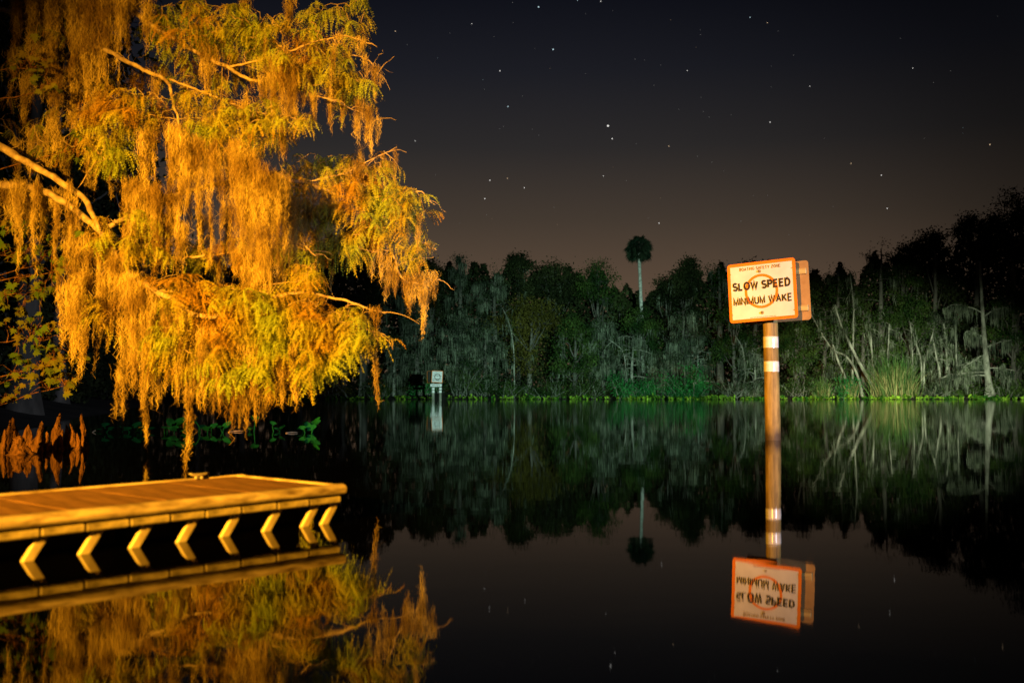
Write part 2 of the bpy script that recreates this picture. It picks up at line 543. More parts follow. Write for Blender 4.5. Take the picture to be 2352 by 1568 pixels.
def ico():
    p = (1 + 5 ** .5) / 2
    v = norm([[-1, p, 0], [1, p, 0], [-1, -p, 0], [1, -p, 0], [0, -1, p], [0, 1, p], [0, -1, -p], [0, 1, -p], [p, 0, -1], [p, 0, 1], [-p, 0, -1], [-p, 0, 1]])
    f = [[0, 11, 5], [0, 5, 1], [0, 1, 7], [0, 7, 10], [0, 10, 11], [1, 5, 9], [5, 11, 4], [11, 10, 2], [10, 7, 6], [7, 1, 8],
         [3, 9, 4], [3, 4, 2], [3, 2, 6], [3, 6, 8], [3, 8, 9], [4, 9, 5], [2, 4, 11], [6, 2, 10], [8, 6, 7], [9, 8, 1]]
    return np.array(v), f
IV, IF = ico()
for i_, (cx, cy_, b_, k_) in enumerate(star_rows):
    p_ = W(846.7 + .64 * cx, .64 * cy_, D_STAR)
    r_ = (b_ * .52 + .35) / F * D_STAR * .62
    mb = MB()
    mb.add(IV * r_ + p_, None, IF)
    lab = star_special[i_][1] if i_ in star_special else ('small clear star scattered in the night sky' if b_ >= 2 else 'faint pinprick star in the dark night sky')
    grp = None if i_ in star_special else ('small clear stars' if b_ >= 2 else 'faint stars')
    build('star', mb, (sm_bright if b_ >= 2 else sm_faint)[k_], smooth=True, label=lab, cat='star', group=grp)

# ------------------------------------------------------------------ near speed sign on its post
SX, SY = 3.823, 14.62
sign = thing('channel_sign', (SX, SY, 0), 'large slow speed sign, white with orange border, on a round wooden post in the water', 'sign')
lean = np.array([-.012, 0, 1.0])
def post_at(z):
    return np.array([SX, SY, 0]) + lean * z
zs = np.concatenate([np.linspace(-.6, 2.55, 26)])
def rough_post(z0, z1, r0, r1, n, sides=28, amp=.0025, seed=3):
    r_ = np.random.default_rng(seed)
    th = np.linspace(0, 2 * np.pi, sides, endpoint=False)
    prof = 1 + .015 * np.sin(2 * th + 1) + .01 * np.sin(5 * th) 
    z = np.linspace(z0, z1, n)
    rr = np.interp(z, [z0, z1], [r0, r1])[:, None] * prof[None] + r_.normal(0, amp, (n, sides)) * .5
    c = np.array([post_at(a) for a in z])
    v = c[:, None] + np.stack([np.cos(th) * rr, np.sin(th) * rr, np.zeros_like(rr)], -1)
    i, j = np.meshgrid(np.arange(n - 1), np.arange(sides), indexing='ij')
    k = (j + 1) % sides
    q = np.stack([i * sides + j, i * sides + k, (i + 1) * sides + k, (i + 1) * sides + j], -1).reshape(-1, 4)
    m_ = MB()
    m_.add(np.concatenate([v.reshape(-1, 3), [c[-1]]]), q, [[(n - 1) * sides + a, (n - 1) * sides + (a + 1) % sides, n * sides] for a in range(sides)])
    return m_
post = build('post', rough_post(-.6, 2.56, .114, .101, 60), M_post, sign, smooth=True)
def zpx(py):
    return W(1775, py, SY - .1)[2]
for (y0, y1) in ((772, 798), (829, 853)):
    z1_, z0_ = zpx(y0), zpx(y1)
    m_ = rough_post(z0_, z1_, .1095, .1090, 6, amp=.0008, seed=9)
    build('reflective_band', m_, M_refl, post, smooth=True)
m_ = MB()
tube(m_, [post_at(2.55), post_at(2.57), post_at(2.66)], [.110, .110, .01], 16)
build('cap', m_, M_cap, post)

YAW, ROLL = -.585, math.radians(-2.5)
cz_, sz_ = math.cos(YAW), math.sin(YAW)
cr_, sr_ = math.cos(ROLL), math.sin(ROLL)
RM = np.array([[cz_, -sz_, 0], [sz_, cz_, 0], [0, 0, 1]]) @ np.array([[cr_, 0, sr_], [0, 1, 0], [-sr_, 0, cr_]])
PC = np.array([3.616, 14.35, 2.159])
PW, PH = 1.012, .862
def rrect(w, h, r, seg=7):
    pts = []
    for cx, cz, a0 in ((w / 2 - r, h / 2 - r, 0), (-w / 2 + r, h / 2 - r, 90), (-w / 2 + r, -h / 2 + r, 180), (w / 2 - r, -h / 2 + r, 270)):
        for a in np.linspace(a0, a0 + 90, seg):
            pts.append([cx + r * math.cos(math.radians(a)), cz + r * math.sin(math.radians(a))])
    return np.array(pts)
def plate_loc(mb, pts, y0, y1):
    """solid plate: outline pts (x,z) between local depths y0 (front) and y1 (back)"""
    n = len(pts)
    f = np.stack([pts[:, 0], np.full(n, y0), pts[:, 1]], -1)
    b = np.stack([pts[:, 0], np.full(n, y1), pts[:, 1]], -1)
    c = pts.mean(0)
    v = np.concatenate([f, b, [[c[0], y0, c[1]], [c[0], y1, c[1]]]])
    i = np.arange(n)
    j = (i + 1) % n
    mb.add(v, np.stack([i, j, n + j, n + i], -1), np.concatenate([np.stack([j, i, np.full(n, 2 * n)], -1), np.stack([n + i, n + j, np.full(n, 2 * n + 1)], -1)]))
def ring_loc(mb, po, pi, y0, y1):
    n = len(po)
    v = np.concatenate([np.stack([p[:, 0], np.full(n, y), p[:, 1]], -1) for p in (po, pi) for y in (y0, y1)])
    i = np.arange(n)
    j = (i + 1) % n
    mb.add(v, np.concatenate([np.stack([i, j, 2 * n + j, 2 * n + i], -1), np.stack([i, n + i, n + j, j], -1), np.stack([2 * n + i, 2 * n + j, 3 * n + j, 3 * n + i], -1)]))
def placed(mb, R=RM, c=PC):
    mb.v = [x @ R.T + c for x in mb.v]
    return mb
m_ = MB()
plate_loc(m_, rrect(PW, PH, .045), 0, .004)
panel = build('sign_panel', placed(m_), M_white, sign)
m_ = MB()
bw = .044
inner = rrect(PW - 2 * bw, PH - 2 * bw, .004)
ring_loc(m_, rrect(PW + .001, PH + .001, .0455), inner, -.0025, .0045)
build('border', placed(m_), M_orange, panel)
th_ = np.linspace(0, 2 * np.pi, 72, endpoint=False)
ring_c = np.array([-.008, .0])
m_ = MB()
ring_loc(m_, ring_c + .250 * np.stack([np.cos(th_), np.sin(th_)], -1), ring_c + .212 * np.stack([np.cos(th_), np.sin(th_)], -1), -.0022, .001)
build('ring', placed(m_), M_orange, panel)

def arc(cx, cy, rx, ry, a0, a1, n=12):
    a = np.radians(np.linspace(a0, a1, n))
    return [(cx + rx * math.cos(x), cy + ry * math.sin(x)) for x in a]
def glyph(c):
    """centre lines of a plain sans-serif capital, height 1; returns width and strokes"""
    G = {'L': (.56, [[(.0, 1), (0, 0), (.56, 0)]]), 'I': (.0, [[(0, 0), (0, 1)]]), 'E': (.58, [[(.58, 1), (0, 1), (0, 0), (.58, 0)], [(0, .53), (.53, .53)]]),
         'F': (.54, [[(.54, 1), (0, 1), (0, 0)], [(0, .53), (.48, .53)]]), 'T': (.62, [[(0, 1), (.62, 1)], [(.31, 1), (.31, 0)]]),
         'W': (.98, [[(0, 1), (.25, 0), (.49, 1), (.73, 0), (.98, 1)]]), 'M': (.74, [[(0, 0), (0, 1), (.37, .06), (.74, 1), (.74, 0)]]),
         'N': (.62, [[(0, 0), (0, 1), (.62, 0), (.62, 1)]]), 'A': (.72, [[(0, 0), (.36, 1), (.72, 0)], [(.13, .34), (.59, .34)]]),
         'K': (.64, [[(0, 0), (0, 1)], [(.62, 1), (0, .36)], [(.22, .58), (.64, 0)]]), 'Y': (.70, [[(0, 1), (.35, .45), (.70, 1)], [(.35, .45), (.35, 0)]]),
         'Z': (.62, [[(0, 1), (.60, 1), (0, 0), (.62, 0)]]), 'O': (.78, [arc(.39, .5, .39, .5, 0, 360, 30)]),
         'U': (.62, [[(0, 1)] + arc(.31, .31, .31, .31, 180, 360, 14) + [(.62, 1)]]),
         'D': (.64, [[(0, 0), (0, 1), (.26, 1)] + arc(.26, .5, .38, .5, 90, -90, 16) + [(0, 0)]]),
         'P': (.58, [[(0, 0), (0, 1), (.32, 1)] + arc(.32, .745, .26, .255, 90, -90, 12) + [(0, .49)]]),
         'R': (.62, [[(0, 0), (0, 1), (.34, 1)] + arc(.34, .745, .26, .255, 90, -90, 12) + [(0, .49)], [(.34, .49), (.62, 0)]]),
         'B': (.58, [[(0, 0), (0, 1), (.30, 1)] + arc(.30, .765, .24, .235, 90, -90, 12) + [(0, .53)], [(.30, .53)] + arc(.31, .265, .27, .265, 90, -90, 12) + [(0, 0)]]),
         'G': (.74, [arc(.39, .5, .39, .5, 42, 330, 24) + [(.74, .25), (.74, .46), (.42, .46)]]),
         'C': (.72, [arc(.39, .5, .39, .5, 42, 318, 24)]),
         'S': (.60, [arc(.30, .745, .28, .255, 28, 180, 9) + arc(.30, .745, .28, .255, 190, 258, 5) + arc(.30, .262, .30, .262, 82, 0, 7)[0:] + arc(.30, .262, .30, .262, -10, -158, 10)]),
         '0': (.54, [arc(.27, .5, .27, .5, 0, 360, 22)]), '1': (.22, [[(0, .78), (.2, 1), (.2, 0)]]), '2': (.54, [arc(.27, .72, .26, .28, 160, -30, 10) + [(0, 0), (.54, 0)]]),
         '3': (.52, [arc(.24, .75, .25, .25, 150, -80, 10) + arc(.24, .26, .28, .26, 80, -150, 10)]), '4': (.56, [[(.42, 0), (.42, 1), (0, .3), (.56, .3)]]),
         '7': (.54, [[(0, 1), (.54, 1), (.2, 0)]]), '8': (.54, [arc(.27, .75, .23, .25, -90, 270, 16), arc(.27, .26, .27, .26, 90, 450, 16)]), '9': (.54, [arc(.27, .70, .26, .30, -20, 340, 18) + [(.5, .4), (.2, 0)]]),
         '-': (.3, [[(0, .4), (.3, .4)]]), '.': (.0, [[(0, 0), (0, .08)]]), '&': (.66, [[(.66, 0), (.14, .72)] + arc(.30, .8, .18, .2, 200, -40, 10) + [(.05, .4)] + arc(.25, .24, .25, .24, 140, 300, 8) + [(.62, .45)]])}
    return G[c]
def text_mb(s, cx, cz, w, h, y=-.0046, weight=.17, gap=.335, space=.46):
    m_ = MB()
    x, lines = 0.0, []
    hw = weight / 2
    for ch in s:
        if ch == ' ':
            x += space
            continue
        gw, st = glyph(ch)
        for l_ in st:
            lines.append([(x + a, hw + b * (1 - weight)) for a, b in l_])
        x += gw + gap
    allp = np.array([p for l_ in lines for p in l_])
    lo, hi = allp[:, 0].min() - hw, allp[:, 0].max() + hw
    sx, sz = w / (hi - lo), h
    k = 0
    for l_ in lines:
        P = np.array(l_)
        P = np.array([((a - (lo + hi) / 2) * sx, (b - .5) * sz) for a, b in P])
        closed = np.linalg.norm(P[0] - P[-1]) < 1e-6
        t = np.diff(P, axis=0)
        t = t / np.maximum(np.linalg.norm(t, axis=1, keepdims=True), 1e-9)
        tv = np.concatenate([[t[0]], (t[:-1] + t[1:]), [t[-1]]])
        if closed:
            tv[0] = tv[-1] = t[0] + t[-1]
        tv = tv / np.maximum(np.linalg.norm(tv, axis=1, keepdims=True), 1e-9)
        tt = np.concatenate([t[:1], t])
        cosn = np.clip((tv * tt).sum(1), .42, 1)
        n = np.stack([-tv[:, 1], tv[:, 0]], -1) * (weight * sz / 2 / cosn)[:, None]
        e = np.zeros_like(P)
        if not closed and len(P) > 6:
            pass
        a, b = P - n, P + n
        v = np.stack([np.stack([a[:, 0] + cx, np.full(len(P), y - k * 4e-5), a[:, 1] + cz], -1), np.stack([b[:, 0] + cx, np.full(len(P), y - k * 4e-5), b[:, 1] + cz], -1)], 1).reshape(-1, 3)
        i_ = np.arange(len(P) - 1) * 2
        m_.add(v, np.stack([i_, i_ + 2, i_ + 3, i_ + 1], -1))
        k += 1
    return m_
def uv(u, v):
    return (u - .5) * PW, (.5 - v) * PH
for s_, u0, u1, vc, hh, off, mt in (('BOATING SAFETY ZONE', .185, .79, .105, .047, .15, M_brown), ('SLOW SPEED', .07, .917, .392, .128, .225, M_black),
                                    ('MINIMUM WAKE', .07, .932, .646, .118, .185, M_black), ('PERMIT NO. 92-073', .06, .32, .967, .020, .14, M_print),
                                    ('MED-04.018 F&C', .73, .945, .967, .022, .14, M_print)):
    cx, cz = uv((u0 + u1) / 2, vc)
    build('lettering', placed(text_mb(s_, cx, cz, (u1 - u0) * PW, hh, weight=off)), mt, panel)
m_ = MB()
r_ = np.random.default_rng(5)
u_ = .31
while u_ < .66:
    l_ = r_.uniform(.012, .045)
    cx, cz = uv(u_ + l_ / 2, .934)
    m_.add([[cx - l_ * PW / 2, -.004, cz - .003], [cx + l_ * PW / 2, -.004, cz - .003], [cx + l_ * PW / 2, -.004, cz + .003], [cx - l_ * PW / 2, -.004, cz + .003]], [[0, 1, 2, 3]])
    u_ += l_ + .008
build('small_print', placed(m_), M_brown, panel)
for u_, v_ in ((.48, .165), (.49, .865)):
    cx, cz = uv(u_, v_)
    m_ = MB()
    tube(m_, [(cx, -.003, cz), (cx, -.008, cz)], [.024, .024], 14)
    tube(m_, [(cx, -.008, cz), (cx, -.022, cz), (cx, -.026, cz)], [.016, .015, .008], 6)
    build('bolt', placed(m_), M_bolt, panel)
for u_, v_ in ((.045, .17), (.955, .17), (.045, .865), (.955, .865)):
    cx, cz = uv(u_, v_)
    m_ = MB()
    tube(m_, [(cx, -.003, cz), (cx, -.009, cz)], [.009, .007], 8)
    build('nail', placed(m_), M_bolt, panel)
# battens and the second board that faces the other way
PC2 = PC + RM @ np.array([.085, .335, -.012])
m_ = MB()
plate_loc(m_, rrect(PW, PH, .045), 0, .004)
panel2 = build('sign_panel', placed(m_, RM, PC2), M_back, sign, label='bare brown back of the second sign board behind the post')
for v_ in (.18, .80):
    for (cy0, cc, par) in ((-.028, PC2, sign), (.030, PC, sign)):
        cx, cz = uv(.49, v_)
        m_ = MB()
        bevel_box(m_, (cx, cy0, cz), (PW - .03, .048, .088))
        build('batten', placed(m_, RM, cc), M_batten, sign)

# ------------------------------------------------------------------ far sign on two posts
FY = 84.5
far = thing('river_sign', (W(1003, 919, FY)[0], FY, 0), 'small white sign on two white banded posts by the far bank', 'sign')
def wx(px):
    return W(px, 900, FY)[0]
def wz_(py):
    return W(1003, py, FY)[2]
for px in (995, 1011.3):
    m_ = MB()
    tube(m_, [(wx(px), FY, -.6), (wx(px), FY, .6), (wx(px), FY, wz_(856))], [.125, .12, .11], 14)
    p_ = build('post', m_, M_pale, far, smooth=True)
    for y0, y1 in ((890.3, 894.8), (897, 901.6)):
        m_ = MB()
        tube(m_, [(wx(px), FY, wz_(y1)), (wx(px), FY, wz_(y0))], [.128, .128], 16, cap=False)
        build('reflective_band', m_, M_tape2, p_, smooth=True)
RF = np.array([[math.cos(-.12), -math.sin(-.12), 0], [math.sin(-.12), math.cos(-.12), 0], [0, 0, 1]]) @ np.array([[math.cos(.05), 0, math.sin(.05)], [0, 1, 0], [-math.sin(.05), 0, math.cos(.05)]])
pcF = np.array([wx(1004.3), FY - .16, wz_(864.8)])
m_ = MB()
plate_loc(m_, rrect(.96, 1.0, .03, 3), 0, .01)
fp = build('sign_panel', placed(m_, RF, pcF), M_tape2, far)
m_ = MB()
ring_loc(m_, rrect(.965, 1.005, .03, 3), rrect(.87, .91, .01, 3), -.006, .011)
build('border', placed(m_, RF, pcF), M_orange, fp)
m_ = MB()
t2 = np.linspace(0, 2 * np.pi, 32, endpoint=False)
ring_loc(m_, .26 * np.stack([np.cos(t2), np.sin(t2)], -1) + [.03, -.02], .215 * np.stack([np.cos(t2), np.sin(t2)], -1) + [.03, -.02], -.006, .001)
build('ring', placed(m_, RF, pcF), M_brown, fp)
r_ = np.random.default_rng(11)
for zc, hw, hh in ((.37, .20, .03), (.20, .24, .06), (.06, .36, .055), (-.17, .36, .06), (-.32, .39, .06)):
    m_ = MB()
    x_ = -hw
    while x_ < hw:
        l_ = r_.uniform(.03, .06)
        m_.add([[x_, -.012, zc - hh / 2], [x_ + l_, -.012, zc - hh / 2], [x_ + l_, -.012, zc + hh / 2], [x_, -.012, zc + hh / 2]], [[0, 1, 2, 3]])
        x_ += l_ + .03
    build('lettering', placed(m_, RF, pcF), M_black, fp)
m_ = MB()
bevel_box(m_, (wx(1001.8), FY - .16, wz_(884.6)), (.96, .02, .23))
pl = build('lower_plate', m_, M_tape2, far)
m_ = MB()
box(m_, (wx(1001.8), FY - .175, wz_(884.6)), (.74, .004, .05))
build('lettering', m_, M_black, pl)
RF2 = np.array([[math.cos(1.33), -math.sin(1.33), 0], [math.sin(1.33), math.cos(1.33), 0], [0, 0, 1]]) @ np.array([[math.cos(-.08), 0, math.sin(-.08)], [0, 1, 0], [-math.sin(-.08), 0, math.cos(-.08)]])
pcF2 = np.array([wx(984.5), FY + .42, wz_(865)])
m_ = MB()
plate_loc(m_, rrect(.96, 1.0, .03, 3), 0, .01)
fp2 = build('sign_panel', placed(m_, RF2, pcF2), M_dbark, far, label='second board set at an angle, seen almost edge on')
m_ = MB()
ring_loc(m_, rrect(.965, 1.005, .03, 3), rrect(.90, .94, .01, 3), -.008, .014)
build('border', placed(m_, RF2, pcF2), M_orange, fp2)

# ------------------------------------------------------------------ floating dock
DU = norm([.659, .752, 0])
DV = np.array([-DU[1], DU[0], 0])            # across the dock, away from the open side
DC = np.array([-.905, 5.335, 0])             # open corner of the dock, waterline plane
DW, DL = .96, 5.2
def dz(s):                                   # the floating dock lists a little: deck edge height along its length (s back from the corner)
    return .206 - .0075 * s
def dpt(s, w, z):
    return DC - DU * s + DV * w + np.array([0, 0, z])
DA = np.stack([norm(DU + np.array([0, 0, .0075])), DV, norm(np.cross(norm(DU + np.array([0, 0, .0075])), DV))], 1)      # local (s, w, z) -> world
dock = thing('floating_dock', tuple(dpt(DL / 2, DW / 2, 0)), 'low floating dock with brown deck and pale rub rail over slanted struts', 'dock')
s_ = .05
k_ = 0
r_ = np.random.default_rng(21)
while s_ < DL:
    wd = .46
    if s_ + wd > DL:
        wd = DL - s_
    m_ = MB()
    bevel_box(m_, np.zeros(3), (wd - .005, DW - .09, .026), b=.0012)
    o = build('deck_panel', m_, M_deck, dock)
    tl = Matrix(np.vstack([np.column_stack([DA, dpt(s_ + wd / 2, DW / 2, dz(s_ + wd / 2) - .014 + r_.uniform(-.0002, .0002))]), [0, 0, 0, 1]]).tolist())
    o.matrix_local = Matrix.Translation([-x for x in world_of(dock)]) @ tl
    s_ += wd
    k_ += 1
def profile_run(mb, prof, s0, s1, wfun, n=12):
    """sweep a (w,z) profile along the dock"""
    prof = np.array(prof)
    ss = np.linspace(s0, s1, n)
    P = len(prof)
    v = np.array([[dpt(a, wfun(p[0]), dz(a) + p[1]) for p in prof] for a in ss]).reshape(-1, 3)
    i, j = np.meshgrid(np.arange(n - 1), np.arange(P), indexing='ij')
    k = (j + 1) % P
    q = np.stack([i * P + j, i * P + k, (i + 1) * P + k, (i + 1) * P + j], -1).reshape(-1, 4)
    mb.add(v, q)
    for e, sgn in ((0, 1), (n - 1, -1)):
        c = v[e * P:(e + 1) * P].mean(0)
        mb.add(np.concatenate([v[e * P:(e + 1) * P], [c]]), None, [[a, (a + 1) % P, P][::sgn] for a in range(P)])
# the rub rail: a rounded nose profile on the open side, a like one on the far side and on the end
nose = [(.045, .004), (.012, .006), (-.012, .000), (-.022, -.012), (-.024, -.026), (-.018, -.040), (-.004, -.048), (.010, -.050), (.045, -.050)]
m_ = MB()
profile_run(m_, nose, -.012, DL, lambda w: w, 24)
build('rub_rail', m_, M_rail, dock, smooth=True)
m_ = MB()
profile_run(m_, nose, -.012, DL, lambda w: DW - w, 24)
build('rub_rail', m_, M_rail, dock, smooth=True)
m_ = MB()
endp = [(.045, .003), (.012, .005), (-.012, -.001), (-.022, -.013), (-.024, -.026), (-.018, -.039), (-.004, -.047), (.045, -.049)]
ws = np.linspace(.012, DW - .012, 8)
P = len(endp)
v = np.array([[dpt(p[0], a, dz(0) + p[1]) for p in endp] for a in ws]).reshape(-1, 3)
i, j = np.meshgrid(np.arange(7), np.arange(P), indexing='ij')
k = (j + 1) % P
m_.add(v, np.stack([i * P + j, i * P + k, (i + 1) * P + k, (i + 1) * P + j], -1).reshape(-1, 4))
build('end_rail', m_, M_rail, dock, smooth=True)
# segmented strip under the rail
s_ = .0
while s_ < DL:
    ln = r_.uniform(.17, .21)
    m_ = MB()
    zc = dz(s_ + ln / 2) - .074 + r_.uniform(-.0015, .0015)
    bevel_box(m_, np.zeros(3), (ln - .006, .05, .034), b=.006)
    o = build('rail_strip', m_, M_strip, dock)
    tl = Matrix(np.vstack([np.column_stack([DA, dpt(s_ + ln / 2, .026 + r_.uniform(-.002, .002), zc)]), [0, 0, 0, 1]]).tolist())
    o.matrix_local = Matrix.Translation([-x for x in world_of(dock)]) @ tl
    s_ += ln
# slanted struts from the strip down to the water
ss_ = np.linspace(-.1, 2.6, 400)
sx_ = np.array([to_px(dpt(a, .07, 0))[0] for a in ss_])
strut_s = [float(np.interp(-q, -sx_, ss_)) for q in (744, 699, 611, 515, 415, 307, 191, 61)]
strut_s += [strut_s[-1] + .25, strut_s[-1] + .5]
for s_ in strut_s:
    top = dpt(s_ - .062, .045, dz(s_) - .080)
    bot = dpt(s_ + .030, .085, -.06)
    ax = norm(bot - top)
    mid = (top + bot) / 2
    nrm = norm(np.cross(ax, -DU))
    m_ = MB()
    bevel_box(m_, mid, (.043, .020, np.linalg.norm(bot - top)), np.stack([norm(np.cross(nrm, ax)), nrm, ax], 1), b=.003)
    so = build('strut', m_, M_strut, dock)
    m_ = MB()
    bp = top + ax * .028 - nrm * np.sign(np.dot(nrm, DV)) * .010
    tube(m_, [bp, bp - DV * .008], [.010, .008], 6)
    build('bolt', m_, M_bolt, so)
for a in np.arange(.05, DL, 1.05):
    m_ = MB()
    bevel_box(m_, np.zeros(3), (1.0, DW - .44, .17), b=.02)
    o = build('float', m_, M_float, dock)
    tl = Matrix(np.vstack([np.column_stack([DA, dpt(a + .5, DW / 2 + .06, .06)]), [0, 0, 0, 1]]).tolist())
    o.matrix_local = Matrix.Translation([-x for x in world_of(dock)]) @ tl
# cleat at the far edge
cs, cw = .30, DW - .055
m_ = MB()
cp = dpt(cs, cw, dz(cs) + .002)
for q_ in (-.018, .018):
    tube(m_, [cp - DU * q_, cp - DU * q_ + [0, 0, .018]], [.011, .008], 8)
tube(m_, [cp + DU * .062 + [0, 0, .034], cp + DU * .04 + [0, 0, .026], cp + [0, 0, .023], cp - DU * .04 + [0, 0, .026], cp - DU * .062 + [0, 0, .034]], [.004, .008, .010, .008, .004], 8)
build('cleat', m_, M_cleat, dock, smooth=True)

# ------------------------------------------------------------------ bald cypress hung with moss
cyp = thing('cypress_tree', (-8.2, 12.4, .1), 'big bald cypress at left, lit orange, its boughs hung with moss', 'tree')
m_ = MB()
tp = smooth_path([(-8.2, 12.4, -.4), (-8.2, 12.4, .5), (-8.15, 12.4, 1.5), (-8.2, 12.45, 4), (-8.1, 12.4, 7), (-8.1, 12.4, 10)], 24)
tube(m_, tp, np.interp(tp[:, 2], [-.4, .4, 1.2, 4, 10], [.75, .55, .36, .28, .12]), 14)
build('trunk', m_, M_bark, cyp, smooth=True)
limb_rows = [
 ([(-330, 200, 12.4), (-120, 262, 11.6), (0, 325, 11.0), (100, 378, 10.7), (205, 442, 10.5), (250, 520, 10.4), (300, 590, 10.3)], .054, .018),
 ([(-330, 300, 12.4), (-120, 408, 11.4), (0, 428, 11.0), (110, 448, 10.8), (200, 512, 10.6), (265, 572, 10.5), (320, 640, 10.4), (345, 720, 10.3)], .054, .018),
 ([(-330, -140, 12.9), (100, -90, 12.7), (240, -20, 12.2), (325, 30, 11.6), (440, 108, 11.4), (525, 155, 11.3), (600, 192, 11.3), (690, 205, 11.3), (780, 240, 11.3)], .040, .008),
 ([(525, 155, 11.3), (640, 126, 11.2), (720, 100, 11.1), (800, 88, 11.1), (860, 110, 11.1)], .014, .005),
 ([(-330, -60, 12.9), (0, 20, 12.7), (140, 60, 12.2), (240, 105, 11.4), (310, 145, 11.2), (385, 180, 11.1), (405, 228, 11.0), (425, 300, 11.0)], .038, .010),
 ([(390, 182, 11.1), (470, 215, 11.0), (560, 250, 10.9), (640, 262, 10.9), (690, 300, 10.9)], .014, .005),
 ([(265, 572, 10.5), (300, 630, 10.2), (330, 658, 10.05), (400, 700, 9.95), (450, 742, 9.9), (540, 735, 9.9), (620, 700, 9.8), (720, 690, 9.8), (830, 715, 9.8), (895, 738, 9.8)], .036, .006),
 ([(450, 742, 9.9), (500, 800, 9.9), (560, 850, 9.9), (605, 900, 9.9)], .016, .005),
 ([(250, 520, 10.4), (430, 440, 11.2), (605, 404, 11.6), (700, 418, 11.7), (800, 455, 11.7), (870, 520, 11.7), (900, 590, 11.7), (930, 643, 11.7), (1002, 632, 11.7)], .030, .006),
 ([(700, 418, 11.7), (790, 402, 11.7), (860, 372, 11.7), (915, 342, 11.7)], .012, .004),
 ([(800, 455, 11.7), (880, 450, 11.6), (960, 440, 11.5), (998, 470, 11.5)], .012, .004),
 ([(870, 520, 11.7), (940, 540, 11.7), (1008, 575, 11.7)], .010, .004),
 ([(600, 192, 11.3), (700, 150, 11.4), (800, 130, 11.5), (860, 150, 11.5), (884, 182, 11.5)], .013, .004),
 ([(700, 205, 11.3), (790, 240, 11.5), (850, 268, 11.6), (868, 290, 11.6)], .009, .004),
 ([(-330, -300, 12.4), (200, -170, 12.0), (500, -90, 11.9), (700, -40, 11.8), (870, 0, 11.8)], .04, .008),
 ([(265, 572, 10.5), (225, 640, 10.4), (180, 665, 10.4), (158, 720, 10.4)], .014, .005),
 ([(265, 572, 10.5), (420, 588, 10.5), (540, 572, 10.6), (680, 555, 10.7), (725, 590, 10.7)], .016, .005),
 ([(325, 655, 10.05), (380, 668, 10.0), (460, 662, 10.0), (560, 655, 10.0), (680, 640, 10.0), (745, 632, 10.0)], .012, .004),
 ([(600, 700, 9.82), (680, 735, 9.8), (780, 745, 9.75), (850, 770, 9.75), (880, 790, 9.75)], .012, .004),
]
limb_pts = []
for pts, r0, r1 in limb_rows:
    path = smooth_path([W(*p) for p in pts], 9 * len(pts))
    path[3:] += np.cumsum(rng.normal(0, .0065, (len(path) - 3, 3)), 0) * .8
    m_ = MB()
    rad = np.linspace(1, 0, len(path)) ** .8 * (r0 - r1) + r1
    tube(m_, path, rad * (1 + rng.normal(0, .06, len(path))), 8 if r0 > .02 else 6)
    build('branch', m_, M_bark if r0 > .02 else M_twig, cyp, smooth=True)
    limb_pts.append(path)
LP = np.concatenate(limb_pts)

# leaf sprays: drooping feathery branchlets along a short twig
def make_spray(seed):
    r = np.random.default_rng(seed)
    mb = MB()
    Lt = r.uniform(.22, .32)
    t = np.linspace(0, 1, 6)
    tw = np.stack([Lt * t, .03 * np.sin(3 * t + seed), .05 * t - .14 * t ** 2], -1)
    side = norm(np.cross(np.gradient(tw, axis=0), [0, 0, 1.0]))
    ribbons(mb, tw[None], side[None], np.linspace(.006, .003, 6)[None])
    nb = 16
    for i in range(nb):
        u = (i + r.uniform(.2, .8)) / nb
        base = np.array([np.interp(u, t, tw[:, k]) for k in range(3)])
        sg = 1 if i % 2 else -1
        d = norm([r.uniform(.25, .9), sg * r.uniform(.35, 1.0), r.uniform(-.1, .35)])
        ln = r.uniform(.10, .19) * (1.1 - .35 * u)
        s = np.linspace(0, 1, 6)[:, None]
        p = base + d * ln * s * (1 - .28 * s) + np.array([0, 0, -1.0]) * ln * r.uniform(.9, 1.35) * s ** 1.6
        tg = norm(np.gradient(p, axis=0))
        sd = norm(np.cross(tg, d + r.normal(0, .3, 3)))
        ribbons(mb, p[None], sd[None], np.array([[.004, .004, .004, .003, .003, .002]]))
        for k in range(8):
            a = (k + .6) / 8.2
            c = np.array([np.interp(a, s[:, 0], p[:, q]) for q in range(3)])
            tt = np.array([np.interp(a, s[:, 0], tg[:, q]) for q in range(3)])
            ss = np.array([np.interp(a, s[:, 0], sd[:, q]) for q in range(3)])
            nl = .023 * (1.15 - .55 * abs(a - .45) * 2)
            for g in (-1, 1):
                e = c + (ss * g * .85 + tt * .55 + r.normal(0, .12, 3)) * nl
                mb.add([c - tt * .0045, c + tt * .0045, e], None, [[0, 1, 2]])
    return mb
sprays = [make_spray(s) for s in range(8)]
spray_me = [s.mesh('leaf_spray', M_frond, center=False)[0] for s in sprays]
